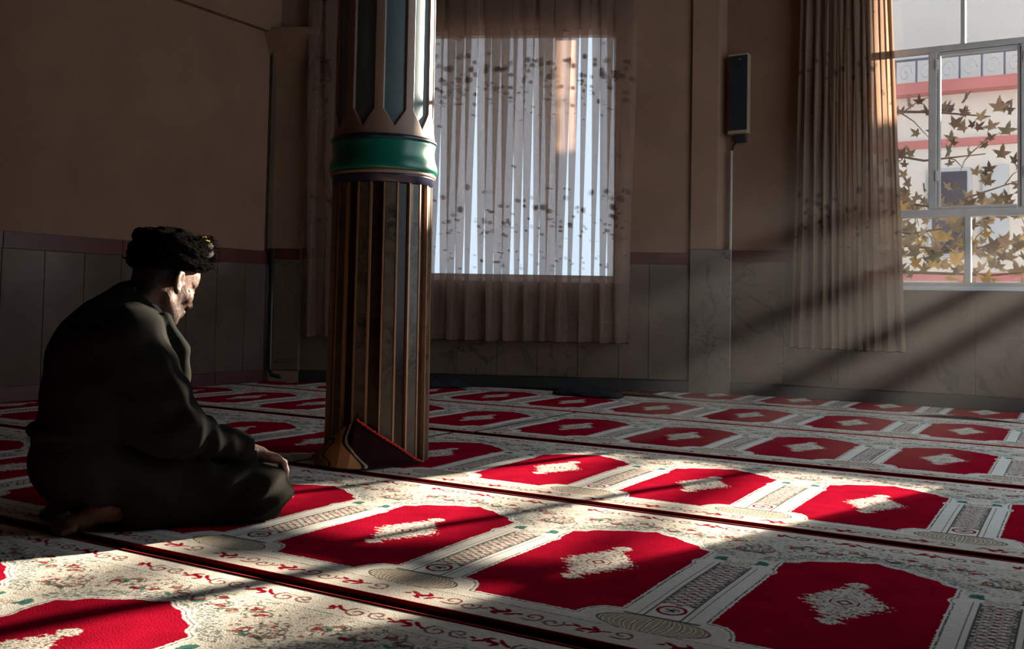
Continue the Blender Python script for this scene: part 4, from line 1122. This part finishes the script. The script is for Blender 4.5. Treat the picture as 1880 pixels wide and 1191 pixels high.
for sy in (-1, 1):
    wv = Vector((.182, -.050 * sy, -.070)).normalized(); c0 = Vector((.176, sy * .172, .198))
    MB().tube([c0 - wv * .034, c0 - wv * .016, c0 + wv * .004, c0 + wv * .006], [.0485, .049, .0485, .040], 28).build('cuff', M_suit, jacket, True)
    # lapel edge running down the chest
    MB().tube([(-.036, sy * .080, .576), (-.006, sy * .092, .540), (.014, sy * .082, .495), (.024, sy * .055, .440), (.018, sy * .030, .390)], [.010, .013, .014, .012, .008], 8, squash=.6).build('lapel', M_suit, jacket, True)

# trousers -------------------------------------------------------------
g = SDF((-.42, -.40, -.004), (.40, .40, .34), .0065)
g.ell((-.215, 0, .175), (.140, .185, .130), .04)
g.ell((-.220, 0, .262), (.142, .182, .042), .02)             # bulge of the waist sash
for sy in (-1, 1):
    rp = lambda t, q: .007 * np.sin(t * 15 + q[..., 2] * 38 + q[..., 1] * 16)
    g.cap((-.18, sy * .100, .160), (.195, sy * .180, .085), .110, .076, .04, ripple=rp)
    g.cap((.205, sy * .180, .072), (-.09, sy * .140, .062), .072, .068, .03)
    g.ell((.212, sy * .182, .080), (.106, .098, .080), .03)
    g.ell((.0, 0, .06), (.24, .15, .085), .03)
    g.cap((-.145, sy * .132, .060), (-.34, sy * .120, .045), .042, .052, .004, op='cut')
def tfold(X, Y, Z):
    k = np.clip((X + .02) * 5, 0, 1)
    return .0065 * np.sin((Z - .45 * X + .25 * np.abs(Y)) * 95 + 3 * np.sin(Y * 14 + X * 9)) * k + np.where(Z < .004, .02, 0)
g.displace(tfold)
co, Q = g.mesh(); co[:, 2] = np.maximum(co[:, 2], .0015); trousers = obj('trousers', mesh_from('trousers', co, Q, M_trous, True), person)

# turban ---------------------------------------------------------------
TFR = rot(math.radians(25), math.radians(-2)); TC = np.array((.002, 0, .771)); TF = (TFR, TC)
g = SDF((-.20, -.18, .62), (.22, .18, .90), .0045)
g.ell((-.014, 0, .005), (.096, .088, .058), .02, frame=TF)
rg = random.Random(3)
for k in range(6):                                            # crossing wraps around the head
    tl = math.radians((-10, 9, -5, 12, -8, 6)[k]); R_ = (.088, .092, .091, .083, .066, .044)[k]; cz = (-.036, -.022, -.006, .010, .024, .034)[k]; pts = []
    for i in range(29):
        a = 2 * math.pi * i / 28; x, y = R_ * 1.13 * math.cos(a), R_ * .98 * math.sin(a)
        pts.append((x - .002 - (0, 0, 0, .006, .016, .022)[k], y, cz + math.sin(a + k * 1.3) * .009 + x * math.tan(tl) * .5))
    for a, b in zip(pts, pts[1:]): g.cap(a, b, .0180, .0180, .007, frame=TF)
g.ell((.100, -.018, .008), (.026, .040, .024), .012, frame=TF)   # knot over the brow
g.displace(lambda X, Y, Z: .0022 * np.sin(X * 120 + Z * 160 + 5 * np.sin(Y * 40)) + .0016 * np.sin(Z * 420 + X * 130 + 3 * np.sin(Y * 70)))
co, Q = g.mesh(); turban = obj('turban', mesh_from('turban', co, Q, M_turban, True), person)
def hp(x, y, z): return tuple(TC + TFR @ np.array((x, y, z)))
mbf = MB()
for k in range(420):                                          # tasselled edge
    a = rg.uniform(-1.2, 1.5); x = .116 * math.cos(a) + rg.uniform(-.012, .010); y = -.098 * math.sin(a); z = rg.uniform(-.050, .040)
    L = rg.uniform(.012, .032) * (1.2 if a < .6 else .6); d_ = Vector((rg.uniform(.2, 1.0) * math.cos(a), -math.sin(a) * .8, rg.uniform(-1.3, .3))).normalized() * L
    p0_ = Vector((x, y, z)); p1 = p0_ + d_ * .5 + Vector((0, 0, rg.uniform(-.003, .004))); p2 = p0_ + d_
    mbf.tube([hp(*p0_), hp(*p1), hp(*p2)], [.0009, .0008, .0004], 4)
fr = mbf.build('tassels', M_turban, turban); tag(fr, kind='stuff')
for (pts, r_, nm, mt) in (([(.034, -.090, -.004), (.066, -.080, .004), (.091, -.060, .009), (.103, -.036, .010), (.098, -.012, .008)], .0120, 'grey_fold', M_cap), ([(.030, -.097, -.024), (.062, -.087, -.018), (.088, -.068, -.013), (.098, -.046, -.012)], .0105, 'grey_fold', M_cap),
                          ([(.044, -.076, .034), (.067, -.068, .034), (.085, -.054, .032)], .0040, 'gold_thread', M_gold), ([(.046, -.086, .025), (.070, -.077, .024), (.089, -.064, .023)], .0030, 'gold_thread', M_gold)):
    MB().tube([hp(*p) for p in pts], [r_ * .6] + [r_] * (len(pts) - 2) + [r_ * .6], 8).build(nm, mt, turban, True)
MB().tube([hp(-.105, .03, -.02), hp(-.125, .03, -.030), hp(-.142, .03, -.026)], [.005, .004, .001], 6).build('loose_end', M_turban, turban, True)

# ------------------------------------------------------------------ dusty air that shows the sun shafts
HAZE = 0.0085
def haze():
    m = bpy.data.materials.new('dust_haze'); m.use_nodes = True; t = m.node_tree
    t.nodes.remove(t.nodes['Principled BSDF'])
    v = t.nodes.new('ShaderNodeVolumeScatter'); v.inputs['Anisotropy'].default_value = .35
    v.inputs['Color'].default_value = (.97, .96, .95, 1)
    # dust thins out upwards and towards the left end
    tc = t.nodes.new('ShaderNodeTexCoord'); sx = t.nodes.new('ShaderNodeSeparateXYZ'); t.links.new(tc.outputs['Generated'], sx.inputs[0])
    def fall(sock, a, b_, lo, hi):
        n = t.nodes.new('ShaderNodeMapRange'); n.interpolation_type = 'SMOOTHSTEP'
        n.inputs[1].default_value = a; n.inputs[2].default_value = b_; n.inputs[3].default_value = lo; n.inputs[4].default_value = hi
        t.links.new(sock, n.inputs[0]); return n.outputs[0]
    mu = t.nodes.new('ShaderNodeMath'); mu.operation = 'MULTIPLY'
    t.links.new(fall(sx.outputs[2], .25, 1.0, 1.0, 0.0), mu.inputs[0]); t.links.new(fall(sx.outputs[0], 0.0, .35, 0.0, 1.0), mu.inputs[1])
    m3 = t.nodes.new('ShaderNodeMath'); m3.operation = 'MULTIPLY'; t.links.new(mu.outputs[0], m3.inputs[0]); m3.inputs[1].default_value = HAZE
    t.links.new(m3.outputs[0], v.inputs['Density'])
    t.links.new(v.outputs[0], t.nodes['Material Output'].inputs['Volume'])
    hz = MB().box((-2.6, 3.75, .05), (0.5, 6.90, 1.50)).build('dust_haze', m)
    return tag(hz, 'thin dusty haze lit by sun shafts from the open window', 'haze', kind='stuff')
USE_HAZE = True
if USE_HAZE: haze()
